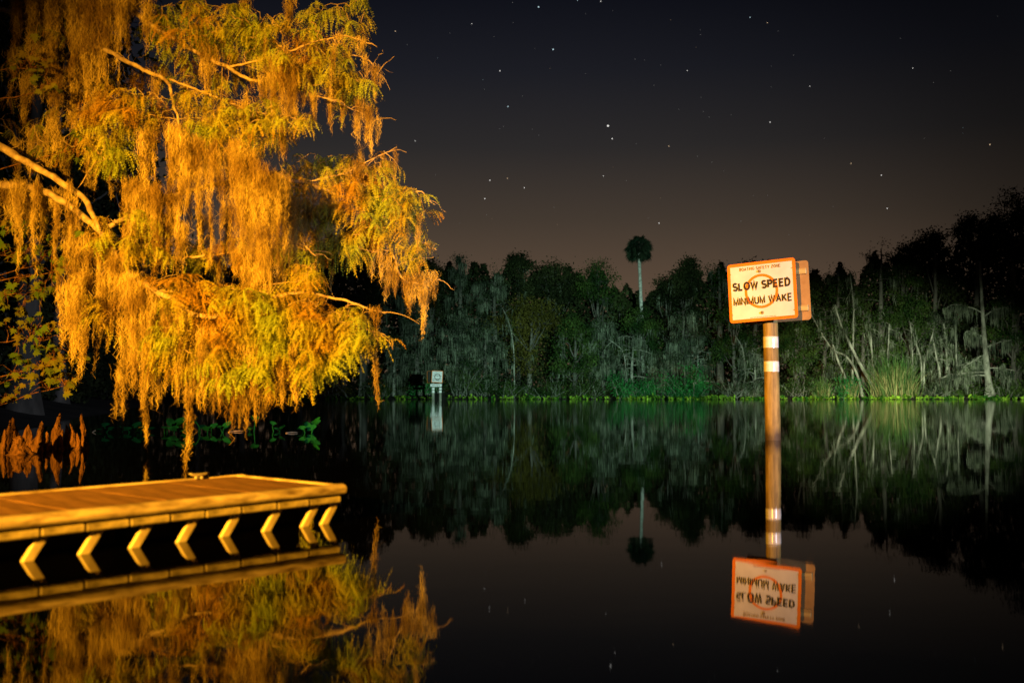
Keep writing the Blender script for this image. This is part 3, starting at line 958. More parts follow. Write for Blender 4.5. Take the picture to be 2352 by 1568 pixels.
pads = [(500, 55, 170, 65, 11.6, .45, 90), (390, 40, 90, 50, 11.7, .4, 26), (690, 110, 120, 70, 11.35, .4, 70), (800, 55, 75, 55, 11.6, .35, 22), (850, 20, 25, 40, 11.7, .2, 8),
        (800, 175, 75, 40, 11.5, .3, 34), (862, 185, 24, 25, 11.5, .2, 8), (450, 250, 210, 50, 11.0, .35, 80), (300, 250, 85, 55, 10.9, .3, 36), (238, 310, 40, 60, 10.8, .3, 18),
        (560, 300, 130, 50, 10.9, .3, 42), (690, 280, 50, 40, 10.9, .25, 12), (730, 390, 100, 40, 11.9, .3, 26), (835, 385, 70, 40, 11.8, .3, 26), (860, 420, 60, 45, 11.7, .3, 26),
        (905, 370, 18, 28, 11.7, .1, 8), (890, 490, 100, 55, 11.65, .35, 64), (960, 455, 38, 38, 11.5, .2, 20), (850, 555, 90, 40, 11.7, .3, 34), (985, 572, 32, 32, 11.7, .2, 12),
        (700, 470, 100, 40, 11.5, .35, 28), (620, 425, 60, 40, 11.4, .3, 10), (560, 690, 190, 45, 9.95, .35, 105), (725, 640, 38, 45, 10.0, .2, 20), (720, 735, 150, 50, 9.8, .3, 115),
        (850, 740, 45, 32, 9.8, .2, 22), (600, 825, 160, 60, 9.9, .3, 80), (740, 800, 60, 50, 9.85, .25, 28), (450, 790, 100, 60, 9.95, .3, 46), (300, 530, 80, 55, 10.4, .3, 26), (500, 565, 150, 30, 10.8, .3, 30),
        (245, 705, 36, 36, 10.3, .2, 10), (872, 772, 24, 18, 9.75, .1, 6), (130, 300, 90, 60, 11.4, .3, 12), (420, 660, 70, 25, 10.0, .2, 18),
        (150, 120, 120, 110, 12.0, .5, 22), (420, 160, 180, 50, 12.2, .4, 26), (700, 560, 120, 40, 12.2, .3, 18), (60, 250, 80, 100, 12.2, .4, 10)]
inst = []
for (px, py, rx, ry, Y, dr, n) in pads:
    px = px - (34 if px > 780 else 18 if px > 640 else 0)
    for _ in range(n):
        q = rng.normal(size=3)
        q = q / np.linalg.norm(q) * rng.uniform(.15, 1) ** (1 / 2.2)
        p = W(px + q[0] * rx, py + q[1] * ry, Y + q[2] * dr)
        k = np.argmin(((LP - p) ** 2).sum(1))
        out = p - LP[k]
        ang = math.atan2(out[1], out[0]) + rng.normal(0, .8)
        sc = rng.uniform(.75, 1.25)
        M = Matrix.Translation(p) @ Matrix.Rotation(ang, 4, 'Z') @ Matrix.Rotation(rng.normal(.1, .3), 4, 'Y') @ Matrix.Rotation(rng.normal(0, .3), 4, 'X') @ Matrix.Scale(sc, 4)
        inst.append((p, k, M, int(rng.integers(8))))
order = sorted(range(len(inst)), key=lambda i: inst[i][0][1] - (0 if 0 < to_px(inst[i][0])[0] and to_px(inst[i][0])[1] > 0 else -50))
rest = MB()
inv = Matrix.Translation([-x for x in world_of(cyp)])
for n_, i_ in enumerate(order):
    p, k, M, s = inst[i_]
    if n_ < 295:
        o = bpy.data.objects.new('leaf_spray', spray_me[s])
        C.objects.link(o)
        o.parent = cyp
        o.matrix_local = inv @ M
    else:
        rest.merge(sprays[s], np.array(M))
build('foliage', rest, M_frond, cyp, kind='stuff')
tw = MB()
nodes = np.zeros((len(LP) + 6 * len(inst), 3))
nodes[:len(LP)] = LP
nn = len(LP)
dist0 = [np.linalg.norm(p - LP[k]) for (p, k, M, s_i) in inst]
for i_ in np.argsort(dist0):
    p = inst[i_][0]
    a = nodes[np.argmin(((nodes[:nn] - p) ** 2).sum(1))]
    d = p - a
    ln = np.linalg.norm(d)
    if ln < .03:
        continue
    t = np.linspace(0, 1, 5)[:, None]
    path = a + d * t + np.array([0, 0, 1]) * (.10 * ln * np.sin(np.pi * t)) + rng.normal(0, .06 * ln + .004, (5, 3)) * (t * (1 - t) * 4)
    tube(tw, path, np.linspace(.0055, .0030, 5), 4, cap=False)
    nodes[nn:nn + 4] = path[1:]
    nn += 4
for _ in range(150):                                     # bare thin twigs
    a = LP[rng.integers(len(LP))]
    d = norm(rng.normal(size=3) * [1, .8, .5] + [.5, 0, 0]) * rng.uniform(.15, .5)
    t = np.linspace(0, 1, 6)[:, None]
    tube(tw, a + d * t + rng.normal(0, .012, (6, 3)) * t + np.array([0, 0, -.12]) * t ** 2, np.linspace(.005, .0018, 6), 4, cap=False)
build('twigs', tw, M_twig, cyp, kind='stuff')

def moss_beard(top, length, width, r, dens=5600, lean=0):
    """hanging tangle of curled strands; ragged, narrowing to a tip"""
    mb = MB()
    n = max(24, int(dens * length * width + 60 * length))
    u = r.beta(1.0, 1.55, n)
    nsub = max(1, int(width / .034))
    subx = r.uniform(-.42, .42, nsub) * width
    suby = r.uniform(-.35, .35, nsub) * width
    sl = r.uniform(.28, 1.0, nsub)
    sl[r.integers(nsub)] = 1.0
    ph = r.uniform(0, 6.28, nsub)
    k = r.integers(nsub, size=n)
    uu = u * sl[k]
    taper = (1 - u) ** .75
    rad = (.35 * width / max(nsub, 1) ** .6 + .006) * taper + .004
    sway = .02 * np.sin(uu * length * 5 + ph[k]) + lean * uu * length
    c = np.stack([subx[k] * (1 - .25 * uu) + sway + r.normal(0, 1, n) * rad, suby[k] + .5 * sway + r.normal(0, 1, n) * rad, -uu * length], -1) + top
    ln = r.uniform(.05, .20, n) * np.clip(length * 2.2, .5, 1)
    S = 4
    t = np.linspace(-.5, .5, S)
    az = r.uniform(0, 2 * np.pi, n)
    curl = np.where(r.uniform(size=n) < .3, r.normal(0, .8, n), r.normal(0, .18, n))
    d = norm(np.stack([curl * np.cos(az), curl * np.sin(az), -np.ones(n)], -1))
    bend = r.normal(0, .32, (n, 1, 3)) * (ln[:, None] * (t ** 2 - .08))[..., None] * [1, 1, .3]
    s2 = r.normal(0, .20, (n, 1, 3)) * (ln[:, None] * np.sin(t * 9))[..., None] * [1, 1, .2] * .5
    p = c[:, None] + d[:, None] * (ln[:, None] * t)[..., None] + bend + s2
    sd = norm(np.stack([np.cos(az + 1.3), np.sin(az + 1.3), r.normal(0, .25, n)], -1))
    wd = r.uniform(.0026, .0050, n)[:, None] * np.array([.5, 1, .9, .3])
    ribbons(mb, p, sd, wd)
    return mb

beards = [(405, 300, 560, 34, 10.7), (440, 320, 545, 34, 10.75), (470, 330, 500, 26, 10.8), (505, 350, 560, 20, 10.7), (525, 340, 480, 18, 10.8), (560, 340, 690, 44, 10.5), (585, 400, 705, 44, 10.45),
 (615, 430, 680, 38, 10.5), (640, 410, 610, 38, 10.55), (662, 460, 620, 26, 10.6), (578, 600, 765, 36, 10.2), (602, 650, 790, 26, 10.2), (350, 300, 430, 30, 10.8), (330, 310, 525, 20, 10.7), (300, 420, 600, 46, 10.6),
 (340, 430, 600, 46, 10.5), (380, 450, 640, 44, 10.45), (415, 520, 640, 30, 10.4), (640, 140, 260, 36, 11.2), (665, 150, 300, 46, 11.15), (690, 170, 255, 26, 11.2), (610, 180, 245, 22, 11.2), (480, 110, 200, 30, 11.3),
 (220, -40, 200, 64, 11.6), (195, -20, 260, 46, 11.55), (255, -20, 110, 30, 11.5), (300, -20, 130, 46, 11.55), (340, 0, 130, 22, 11.5), (100, -40, 120, 46, 11.6), (60, -20, 80, 30, 11.6), (25, -20, 70, 36, 11.6), (90, 110, 240, 36, 11.5),
 (130, 160, 330, 36, 11.4), (170, 150, 350, 36, 11.5), (60, 170, 300, 24, 11.6), (115, 260, 385, 18, 11.2), (230, 215, 330, 36, 11.3), (212, 250, 460, 44, 11.4), (30, 120, 240, 30, 11.7), (150, -20, 120, 30, 11.7),
 (60, 430, 560, 44, 10.9), (100, 440, 565, 36, 10.85), (130, 445, 545, 22, 10.8), (20, 428, 540, 30, 11.0), (170, 505, 640, 28, 10.7), (188, 630, 705, 46, 10.4), (170, 655, 842, 50, 10.35), (197, 660, 820, 28, 10.35), (238, 640, 780, 28, 10.3),
 (270, 590, 760, 36, 10.3), (298, 640, 885, 52, 10.25), (322, 680, 905, 50, 10.2), (347, 730, 900, 36, 10.2), (288, 790, 962, 14, 10.3), (272, 850, 967, 8, 10.3), (250, 590, 700, 30, 10.4),
 (335, 810, 1024, 14, 10.9), (362, 800, 940, 28, 10.2), (395, 830, 922, 22, 10.1), (430, 810, 932, 24, 10.0), (430, 880, 1084, 8, 8.9), (455, 840, 934, 28, 10.0), (482, 850, 950, 26, 9.9), (512, 840, 942, 28, 9.9), (540, 850, 962, 22, 9.9),
 (541, 880, 1006, 6, 9.9), (571, 860, 1000, 24, 10.0), (601, 870, 962, 26, 9.9), (630, 850, 930, 22, 9.8), (652, 840, 916, 22, 9.8), (686, 830, 940, 9, 9.8), (400, 720, 862, 44, 10.1), (440, 740, 882, 44, 10.0), (490, 760, 884, 36, 9.95), (540, 770, 892, 36, 9.95), (590, 780, 902, 36, 9.9),
 (725, 190, 288, 13, 11.5), (790, 195, 292, 18, 11.5), (820, 225, 335, 20, 11.55), (845, 250, 338, 22, 11.6), (762, 205, 305, 16, 11.5), (862, 270, 330, 12, 11.6), (890, 590, 692, 16, 11.7), (905, 605, 682, 18, 11.7), (930, 632, 705, 16, 11.7), (966, 635, 776, 13, 11.7),
 (950, 636, 722, 26, 11.7), (985, 630, 702, 26, 11.7), (1000, 628, 668, 14, 11.7), (862, 530, 640, 26, 11.7), (880, 550, 655, 26, 11.7), (830, 500, 592, 26, 11.7), (780, 480, 582, 22, 11.7), (740, 480, 605, 22, 11.6), (700, 470, 565, 36, 11.5), (682, 470, 645, 22, 11.5), (905, 470, 560, 22, 11.6),
 (760, 430, 520, 26, 11.8), (690, 540, 680, 24, 12.3), (720, 530, 640, 20, 12.4), (760, 540, 660, 24, 12.3), (800, 520, 620, 26, 12.3), (645, 560, 690, 20, 12.2), (470, 500, 660, 24, 11.6), (520, 480, 640, 26, 11.7), (440, 590, 720, 24, 11.4), (500, 600, 700, 22, 11.4), (250, 330, 460, 26, 11.5), (275, 300, 420, 22, 11.4), (150, 330, 470, 26, 11.6), (80, 300, 430, 22, 11.6), (40, 330, 440, 18, 11.7), (360, 180, 270, 20, 11.5), (420, 200, 280, 18, 11.6), (540, 120, 220, 26, 11.8), (580, 60, 170, 24, 11.9), (740, 120, 200, 20, 11.6), (560, 0, 90, 24, 12.0), (660, 0, 80, 22, 12.0), (940, 480, 560, 20, 11.6), (650, 290, 345, 16, 10.9), (560, 240, 300, 22, 11.0),
 (395, 290, 610, 22, 10.4), (425, 310, 600, 20, 10.35), (458, 320, 580, 20, 10.4), (488, 330, 600, 16, 10.3), (545, 330, 640, 26, 10.2), (572, 350, 720, 30, 10.15), (600, 380, 740, 28, 10.15), (630, 400, 690, 26, 10.2), (655, 410, 650, 22, 10.3), (612, 560, 800, 22, 9.95), (585, 640, 820, 20, 9.9), (360, 430, 660, 26, 10.3), (320, 450, 650, 24, 10.35), (285, 520, 760, 24, 10.2), (310, 640, 900, 22, 10.05), (345, 680, 930, 18, 10.05), (380, 700, 900, 20, 9.95), (420, 740, 925, 18, 9.85), (465, 760, 950, 18, 9.8), (505, 770, 955, 16, 9.8), (555, 780, 975, 18, 9.75), (590, 800, 970, 18, 9.75), (640, 800, 930, 16, 9.7), (675, 790, 915, 14, 9.7), (720, 780, 880, 14, 9.65), (180, 640, 880, 26, 10.2), (160, 560, 780, 20, 10.4), (205, 540, 720, 22, 10.4), (80, 430, 640, 22, 10.7), (45, 420, 620, 20, 10.7), (240, 0, 300, 26, 11.3), (205, 0, 330, 26, 11.3), (170, 0, 280, 24, 11.4), (275, 0, 190, 22, 11.3), (120, 0, 260, 22, 11.4), (75, 0, 200, 20, 11.4), (40, 0, 160, 20, 11.5), (655, 140, 330, 22, 11.0), (680, 150, 300, 18, 11.05), (625, 150, 290, 16, 11.1)]
mr_ = np.random.default_rng(99)
for (px, y0, y1, w, Y) in beards:
    top = W(px, y0, Y)
    ln = top[2] - W(px, y1, Y)[2]
    build('moss_beard', moss_beard(top, ln, w * Y / F, mr_), M_moss, cyp)
for _ in range(64):                                     # long single strands
    a = LP[rng.integers(len(LP))] + rng.normal(0, .12, 3)
    q = to_px(a)
    ln = mr_.uniform(.35, 1.25)
    if q[0] < 0 or q[1] < -120 or a[2] - ln < .25 or (q[0] > 640 and ln > .55):
        continue
    build('moss_strand', moss_beard(a, ln, mr_.uniform(.012, .03), mr_, 9000), M_moss, cyp)
for _ in range(70):                                     # small tufts along the boughs
    a = LP[rng.integers(len(LP))]
    q = to_px(a)
    if q[0] < -40 or q[1] < -80:
        continue
    build('moss_tuft', moss_beard(a + [0, 0, .02], mr_.uniform(.1, .38), mr_.uniform(.03, .11), mr_, 6000), M_moss, cyp)

# ------------------------------------------------------------------ maple sapling at the left edge
map_tree = thing('maple_sapling', (-7.05, 11.7, .1), 'leafy maple sapling with lobed green leaves at the left edge', 'tree')
m_ = MB()
mp_path = smooth_path([(-7.05, 11.7, -.2), (-7.0, 11.7, 1.2), (-6.9, 11.65, 2.2), (-6.8, 11.6, 3.4), (-6.6, 11.6, 4.6)], 22)
tube(m_, mp_path, np.linspace(.045, .012, 22), 8)
build('trunk', m_, M_bark, map_tree, smooth=True)
def maple_leaf():
    ang = [90, 68, 52, 40, 22, 8, -10, -28, -52, -90]
    rad = [1.0, .52, .74, .40, .80, .42, .46, .30, .24, .06]
    pr = [(r * math.cos(math.radians(a)), r * math.sin(math.radians(a))) for a, r in zip(ang, rad)]
    out = [(x, y) for x, y in pr] + [(-x, y) for x, y in pr[-2:0:-1]]
    v = [(0, 0.05, -.03)] + [(x, y, .10 * abs(x) - .12 * max(0, y) ** 2) for x, y in out]
    n = len(out)
    return MB().add(np.array(v) * .5, None, [[0, 1 + i, 1 + (i + 1) % n] for i in range(n)])
maple_me = maple_leaf().mesh('leaf', M_maple, center=False)[0]
mpads = [(30, 560, 70, 50, 11.3, 16), (80, 600, 60, 60, 11.3, 18), (50, 680, 70, 60, 11.2, 24), (90, 760, 60, 50, 11.2, 26), (120, 830, 45, 40, 11.1, 26), (50, 850, 60, 40, 11.2, 16), (150, 880, 25, 18, 11.0, 5), (30, 960 - 60, 30, 20, 11.2, 4),
         (75, 150, 40, 45, 11.2, 18), (110, 200, 40, 30, 11.2, 8), (185, 330, 30, 40, 10.9, 8), (40, 505, 40, 20, 11.2, 8), (150, 590, 30, 40, 11.0, 8)]
mtw = MB()
mb_pts = [mp_path]
for (px, py, rx, ry, Y, n) in mpads:
    k = np.argmin(np.abs(mp_path[:, 2] - W(px, py, Y)[2] + .35))
    a, e = mp_path[k], W(px + rx * .4, py + 12, Y)
    t = np.linspace(0, 1, 12)[:, None]
    bp = a + (e - a) * t + np.array([0, 0, .22]) * np.sin(np.pi * t) * rng.uniform(-.3, 1) + np.cumsum(rng.normal(0, .018, (12, 3)), 0) * t
    m_ = MB()
    tube(m_, bp, np.linspace(.010, .003, 12), 6)
    build('branch', m_, M_knee, map_tree, smooth=True)
    mb_pts.append(bp[4:])
mb_pts = np.concatenate(mb_pts)
invm = Matrix.Translation([-x for x in world_of(map_tree)])
for (px, py, rx, ry, Y, n) in mpads:
    for _ in range(int(n * 1.6)):
        q = rng.normal(size=3) * .55
        p = W(px + q[0] * rx, py + q[1] * ry, Y + q[2] * .35)
        o = bpy.data.objects.new('leaf', maple_me)
        C.objects.link(o)
        o.parent = map_tree
        s = rng.uniform(.13, .22)
        o.matrix_local = invm @ Matrix.Translation(p) @ Matrix.Rotation(rng.uniform(-1.1, 1.1), 4, 'Z') @ Matrix.Rotation(rng.normal(-1.9, .45), 4, 'X') @ Matrix.Rotation(rng.normal(0, .7), 4, 'Z') @ Matrix.Scale(s, 4)
        k = np.argmin(((mb_pts - p) ** 2).sum(1))
        a = mb_pts[k]
        t = np.linspace(0, 1, 6)[:, None]
        tube(mtw, a + (p - a) * t + np.array([0, 0, .05]) * np.sin(np.pi * t) + rng.normal(0, .015, (6, 3)) * t * (1 - t) * 4, np.linspace(.004, .002, 6), 4, cap=False)
build('twigs', mtw, M_knee, map_tree, kind='stuff')

# ------------------------------------------------------------------ cypress knees in the shallows
def knee(px, tip, wpx, base=1034, bend=0.0, seed=0, fat=1.0):
    r = np.random.default_rng(seed)
    Y = CAM_H * F / (base - 900)
    b0 = W(px, base, Y)
    h = W(px, tip, Y)[2]
    R = wpx * Y / F * .72
    n, sd = 20, 18
    t = np.linspace(0, 1, n)
    prof = R * fat * (.9 * (1 - t) ** 2.4 + 1.0 * (1 - t ** 7) ** .5 * (1 - .52 * t) * (1 + .16 * np.sin(t * 11 + seed * 1.7) + .10 * np.sin(t * 23 + seed)) + .015)
    th = np.linspace(0, 2 * np.pi, sd, endpoint=False)
    flute = 1 + .30 * np.sin(3 * th[None] + 2 * t[:, None] + seed) * (1 - t[:, None]) + .12 * np.sin(5 * th[None] + seed * 2.1)
    rr = prof[:, None] * flute * (1 + r.normal(0, .14, (n, sd)))
    cx = bend * t ** 2 * h + .012 * np.sin(t * 6 + seed)
    v = np.stack([b0[0] + cx[:, None] + rr * np.cos(th), b0[1] + rr * np.sin(th), np.broadcast_to((-.12 + (h + .12) * t)[:, None], rr.shape)], -1).reshape(-1, 3)
    i, j = np.meshgrid(np.arange(n - 1), np.arange(sd), indexing='ij')
    k = (j + 1) % sd
    m_ = MB()
    m_.add(np.concatenate([v, [[b0[0] + cx[-1], b0[1], h + .004]]]), np.stack([i * sd + j, i * sd + k, (i + 1) * sd + k, (i + 1) * sd + j], -1).reshape(-1, 4),
           [[(n - 1) * sd + a, (n - 1) * sd + (a + 1) % sd, n * sd] for a in range(sd)])
    return m_
kn = [(6, 985, 12, 1040, .05, 'reddish brown cypress knee at the very edge of the picture'), (16, 964, 11, 1030, .1, None), (30, 958, 13, 1026, .0, None), (46, 1000, 30, 1042, .0, 'low rounded root hump among the cypress knees'),
      (62, 974, 13, 1034, .02, None), (72, 986, 11, 1036, -.1, None), (87, 967, 15, 1036, .08, 'pointed cypress knee with a broad base beside the root hump'), (103, 990, 11, 1033, .1, None),
      (118, 983, 9, 1030, .1, None), (124, 948, 13, 1030, .18, 'tallest cypress knee of the cluster'), (134, 970, 10, 1028, .05, None), (141, 985, 8, 1030, .0, None), (157, 974, 11, 1028, -.15, None), (171, 972, 8, 1030, -.2, None),
      (178, 994, 10, 1032, .0, None), (191, 950, 9, 1030, -.05, 'thin upright cypress knee at the right end of the cluster')]
ordw = ['first', 'second', 'third', 'fourth', 'fifth', 'sixth', 'seventh', 'eighth', 'ninth', 'tenth', 'eleventh', 'twelfth', 'thirteenth', 'fourteenth', 'fifteenth', 'sixteenth']
for i_, (px, tip, w, base, bend, lab) in enumerate(kn):
    size_w = 'tall' if base - tip > 62 else 'short' if base - tip < 46 else 'middle-sized'
    lab = lab or '%s reddish cypress knee, %s of sixteen counted from the left edge' % (size_w, ordw[i_])
    build('cypress_knee', knee(px, tip, w, base, bend, i_ + 3), M_knee, smooth=True, label=lab, cat='tree root', group='cypress knees in the shallows')

# ------------------------------------------------------------------ spatterdock plants on the water
def pad_leaf(mb, c, az, el, L, Wd):
    """heart shaped leaf blade on a stalk"""
    t = np.linspace(0, 2 * np.pi, 14, endpoint=False)
    x = L * (.5 * np.cos(t) + .06)
    y = Wd * .5 * np.sin(t) * (1 - .28 * np.cos(t))
    notch = np.exp(-((t - np.pi) / .35) ** 2)
    x = x + notch * L * .28
    z = .10 * np.abs(y) - .10 * (x / L) ** 2 * L
    R = np.array(Matrix.Rotation(az, 3, 'Z') @ Matrix.Rotation(-el, 3, 'Y') @ Matrix.Rotation((.85 if math.cos(az) > 0 else -.85) * rng.uniform(.35, 1.1), 3, 'X'))
    v = np.concatenate([np.stack([x, y, z], -1), [[.06 * L, 0, 0]]]) @ R.T + c
    n = len(t)
    mb.add(v, None, [[i, (i + 1) % n, n] for i in range(n)])
def spatterdock(rows, base_py, label, name='spatterdock_plant'):
    Y = CAM_H * F / (base_py - 900)
    x0 = np.mean([r[0] for r in rows])
    rt = thing(name, tuple(W(x0, base_py, Y)), label, 'water plant', 'water plants behind the dock')
    for (px, py, lw, az, el) in rows:
        bx = px + rng.uniform(-14, 14)
        a = W(bx, base_py, Y + rng.uniform(-.3, .3))
        a[2] = -.05
        e = W(px, py, a[1])
        e[2] = max(e[2], .012)
        m_ = MB()
        tube(m_, smooth_path([a, (a + e) / 2 + np.array([rng.uniform(-.03, .03), 0, .02]), e], 7), [.010, .010, .009, .008, .007, .006, .006], 6)
        st = build('stalk', m_, M_lily, rt, smooth=True)
        m_ = MB()
        pad_leaf(m_, e, az, el, lw * Y / F * .85, lw * Y / F * .5)
        build('leaf', m_, M_lily, rt, smooth=True)
spatterdock([(240, 975, 24, .4, .2), (256, 984, 22, 2.8, .1), (275, 978, 20, -.5, .4), (290, 984, 26, .2, .1), (228, 986, 20, 3.0, .0)], 991, 'low sparse green water plant right of the cypress knees')
spatterdock([(312, 976, 30, .6, .5), (330, 980, 24, 3.0, .3), (318, 986, 34, -.8, .1), (346, 984, 26, .3, .2), (300, 983, 20, 2.4, .3)], 992, 'green water plant around the thick hanging moss strand')
spatterdock([(392, 970, 34, 2.6, .6), (412, 968, 40, .3, .5), (432, 974, 42, .1, .3), (448, 966, 24, -.2, .8), (462, 980, 26, .4, .2), (400, 984, 34, 3.0, .1), (426, 986, 44, -.4, .0), (380, 982, 24, 2.9, .2)], 993, 'fullest clump of broad green water leaves behind the dock')
spatterdock([(520, 976, 30, .3, .7), (505, 980, 18, 2.7, .2), (490, 978, 24, .5, .5), (476, 984, 26, 2.9, .1)], 993, 'green water plant with one bent pale stalk')
spatterdock([(586, 960, 34, 2.4, .4), (573, 984, 16, .4, .1)], 990, 'single tall green leaf beside a moss tip')
spatterdock([(628, 972, 24, 2.7, .5), (646, 982, 22, .2, .6), (634, 984, 16, .9, .1)], 991, 'small pair of green leaves between the moss tips')
spatterdock([(722, 972, 34, .2, .5), (705, 974, 26, 2.7, .5), (696, 982, 22, 3.0, .3), (712, 982, 34, .5, .3), (726, 966, 26, .1, .8), (690, 984, 24, 2.5, .1)], 993, 'rightmost green water plant with slanting arrow leaves')

# ------------------------------------------------------------------ far bank: trees
def limb(p0, d0, ln, r, n=8, droop=.25, wig=.12, rise=0):
    t = np.linspace(0, 1, n)[:, None]
    d0 = norm(d0)
    p = p0 + d0 * ln * t + np.array([0, 0, -1.0]) * droop * ln * t ** 2 + np.array([0, 0, 1.0]) * rise * ln * t
    p[1:] += np.cumsum(r.normal(0, wig * ln / n, (n - 1, 3)), 0)
    return p

def drape(mb, pts, r, lo, hi, wd, per=3):
    """strands of moss hanging below the given points"""
    n = len(pts) * per
    p0 = np.repeat(pts, per, 0) + r.normal(0, .10, (n, 3))
    ln = r.uniform(lo, hi, n) * r.uniform(.4, 1, n)
    S = 5
    t = np.linspace(0, 1, S)
    P = p0[:, None] + np.stack([np.zeros((n, S)), np.zeros((n, S)), -ln[:, None] * t], -1) + np.cumsum(r.normal(0, .03, (n, S, 3)), 1)
    az = r.uniform(0, np.pi, n)
    sd = np.stack([np.cos(az), np.sin(az) * .6, np.zeros(n)], -1)
    ribbons(mb, P, norm(sd), r.uniform(.5, 1.0, n)[:, None] * wd * np.array([.6, 1, .9, .6, .12]))

def far_tree(name, label, px, Y, top, hw, style, seed, base_off=0, group='trees along the far bank'):
    r = np.random.default_rng(seed)
    X = W(px + base_off, 900, Y)[0]
    z0 = float(land_z(np.array(X), np.array(Y)))
    H = W(px, top, Y)[2] - z0
    R = hw * Y / F
    xc = W(px, 900, Y)[0]
    P = dict(oak=dict(n=7500, ls=.27, lv=M_oak, bk=M_dbark, moss=50, low=.22, nl=20, mw=.07),
             green=dict(n=5200, ls=.23, lv=M_grn, bk=M_dbark, moss=90, low=.16, nl=18, mw=.07),
             olive=dict(n=6500, ls=.21, lv=M_olv, bk=M_dbark, moss=10, low=.10, nl=18, mw=.06),
             mossy=dict(n=3000, ls=.19, lv=M_gry, bk=M_dbark, moss=620, low=.16, nl=20, mw=.075),
             sparse=dict(n=3000, ls=.19, lv=M_grn, bk=M_dbark, moss=160, low=.22, nl=18, mw=.07),
             bare=dict(n=900, ls=.15, lv=M_gry, bk=M_pale, moss=240, low=.14, nl=18, mw=.06))[style]
    tr = thing(name, (X, Y, z0), label, 'tree', group)
    trunk = limb(np.array([X, Y, z0 - .3]), [(xc - X) / H, r.normal(0, .04), 1], H * .86, r, 12, 0, .05)
    m_ = MB()
    r0 = .035 * H ** .8
    tube(m_, trunk, np.linspace(r0 * 1.5, r0 * .18, 12) * np.where(np.arange(12) == 0, 1.35, 1), 8)
    build('trunk', m_, P['bk'], tr, smooth=True)
    bm, tips, moss_pts = MB(), [], []
    if style in ('oak', 'green', 'olive'):
        # a broad crown of several overlapping rounded domes, each with its own limbs
        nd = 8 if style != 'oak' else 9
        low = P['low'] * H
        domes = [(np.array([xc, Y, z0 + H - .46 * R]), .50 * R), (np.array([xc + .35 * R, Y, z0 + H - .95 * R]), .56 * R), (np.array([xc - .38 * R, Y, z0 + H - 1.05 * R]), .58 * R)]
        for q in range(nd - 2):
            a_ = q * 2.4 + r.uniform(-.5, .5)
            rr = R * r.uniform(.45, .72)
            zz = z0 + low + (H - low) * r.uniform(.12, .86)
            top_fade = np.clip((z0 + H - zz) / (.9 * R), .35, 1)
            domes.append((np.array([xc + rr * math.cos(a_) * top_fade, Y + rr * math.sin(a_) * .8, zz]), R * r.uniform(.36, .54)))
        for (dc, dr_) in domes:
            ua = np.clip((dc[2] - z0) / H * .75, .1, .98)
            p0 = np.array([np.interp(ua, np.linspace(0, 1, 12), trunk[:, k]) for k in range(3)])
            t_ = np.linspace(0, 1, 7)[:, None]
            lp = p0 + (dc - p0) * t_ + r.normal(0, .09, (7, 3)) * t_
            tube(bm, lp, np.linspace(.07, .025, 7), 5, cap=False)
            for _ in range(11):
                d_ = rand_dirs(1, r)[0]
                d_[2] = abs(d_[2]) * .9 if r.uniform() < .72 else d_[2]
                d_ = norm(d_)
                l2 = limb(dc, d_, dr_ * r.uniform(.65, 1.08), r, 6, .1, .14)
                tube(bm, l2, np.linspace(.024, .008, 6), 4, cap=False)
                tips += list(l2[3:])
                moss_pts += list(l2[2:5])
    else:
        for i in range(P['nl']):
            u = P['low'] + (1 - P['low']) * (i + r.uniform(0, 1)) / P['nl']
            p0 = np.array([np.interp(u, np.linspace(0, 1, 12), trunk[:, k]) for k in range(3)])
            # crown outline: widest a little below the middle, uneven
            env = R * (.42 + .58 * math.sin(math.pi * (.10 + .78 * (u - P['low']) / (1 - P['low'])))) * r.uniform(.6, 1.2)
            a = i * 2.4 + r.uniform(-.5, .5)
            d = np.array([math.cos(a), math.sin(a) * .9, r.uniform(.0, .6)])
            lp = limb(p0, d, env, r, 8, .28, .16)
            tube(bm, lp, np.linspace(.03 + .012 * env, .012, 8), 5, cap=False)
            for k in range(3, 8):
                tips.append(lp[k])
                moss_pts.append(lp[k])
            for _ in range(4):
                k = r.integers(3, 8)
                l2 = limb(lp[k], rand_dirs(1, r)[0] * [1, 1, .6] + d * .5, env * r.uniform(.25, .5), r, 6, .2, .22)
                tube(bm, l2, np.linspace(.022, .007, 6), 4, cap=False)
                tips += list(l2[2:])
                moss_pts += list(l2[1:5])
        for _ in range(9):                       # leader shoots that make the ragged top
            l2 = limb(trunk[-r.integers(1, 4)], rand_dirs(1, r)[0] * [1.2, 1, .3] + [0, 0, .55], R * r.uniform(.35, .7), r, 6, .25, .2)
            tube(bm, l2, np.linspace(.025, .007, 6), 4, cap=False)
            tips += list(l2[2:])
    build('boughs', bm, P['bk'], tr, kind='stuff')
    tips = np.array(tips)
    n = P['n']
    # clumps: a subset of the tips carry most leaves so that gaps stay open between them
    w = r.gamma(.7, 1, len(tips))
    c = tips[r.choice(len(tips), n, p=w / w.sum())] + r.normal(0, 1, (n, 3)) * (.15 * R + .14) * [1, 1, .7]
    ax = rand_dirs(n, r)
    m_ = MB()
    ls = P['ls'] * r.uniform(.6, 1.35, n)
    leaves(m_, c, ax, perp(ax, r), ls, ls * .55)
    build('crown', m_, P['lv'], tr, kind='stuff')
    moss_pts = np.array(moss_pts)
    mm = MB()
    # moss hangs in bunches: pick anchor points, then several strands each
    sel = moss_pts[r.integers(len(moss_pts), size=max(4, P['moss'] // 7))]
    drape(mm, np.repeat(sel, 7, 0) + r.normal(0, .16, (len(sel) * 7, 3)) * [1, 1, .3], r, .4, 1.9, P['mw'], 2)
    build('hanging_moss', mm, M_fmoss, tr, kind='stuff')
    return tr

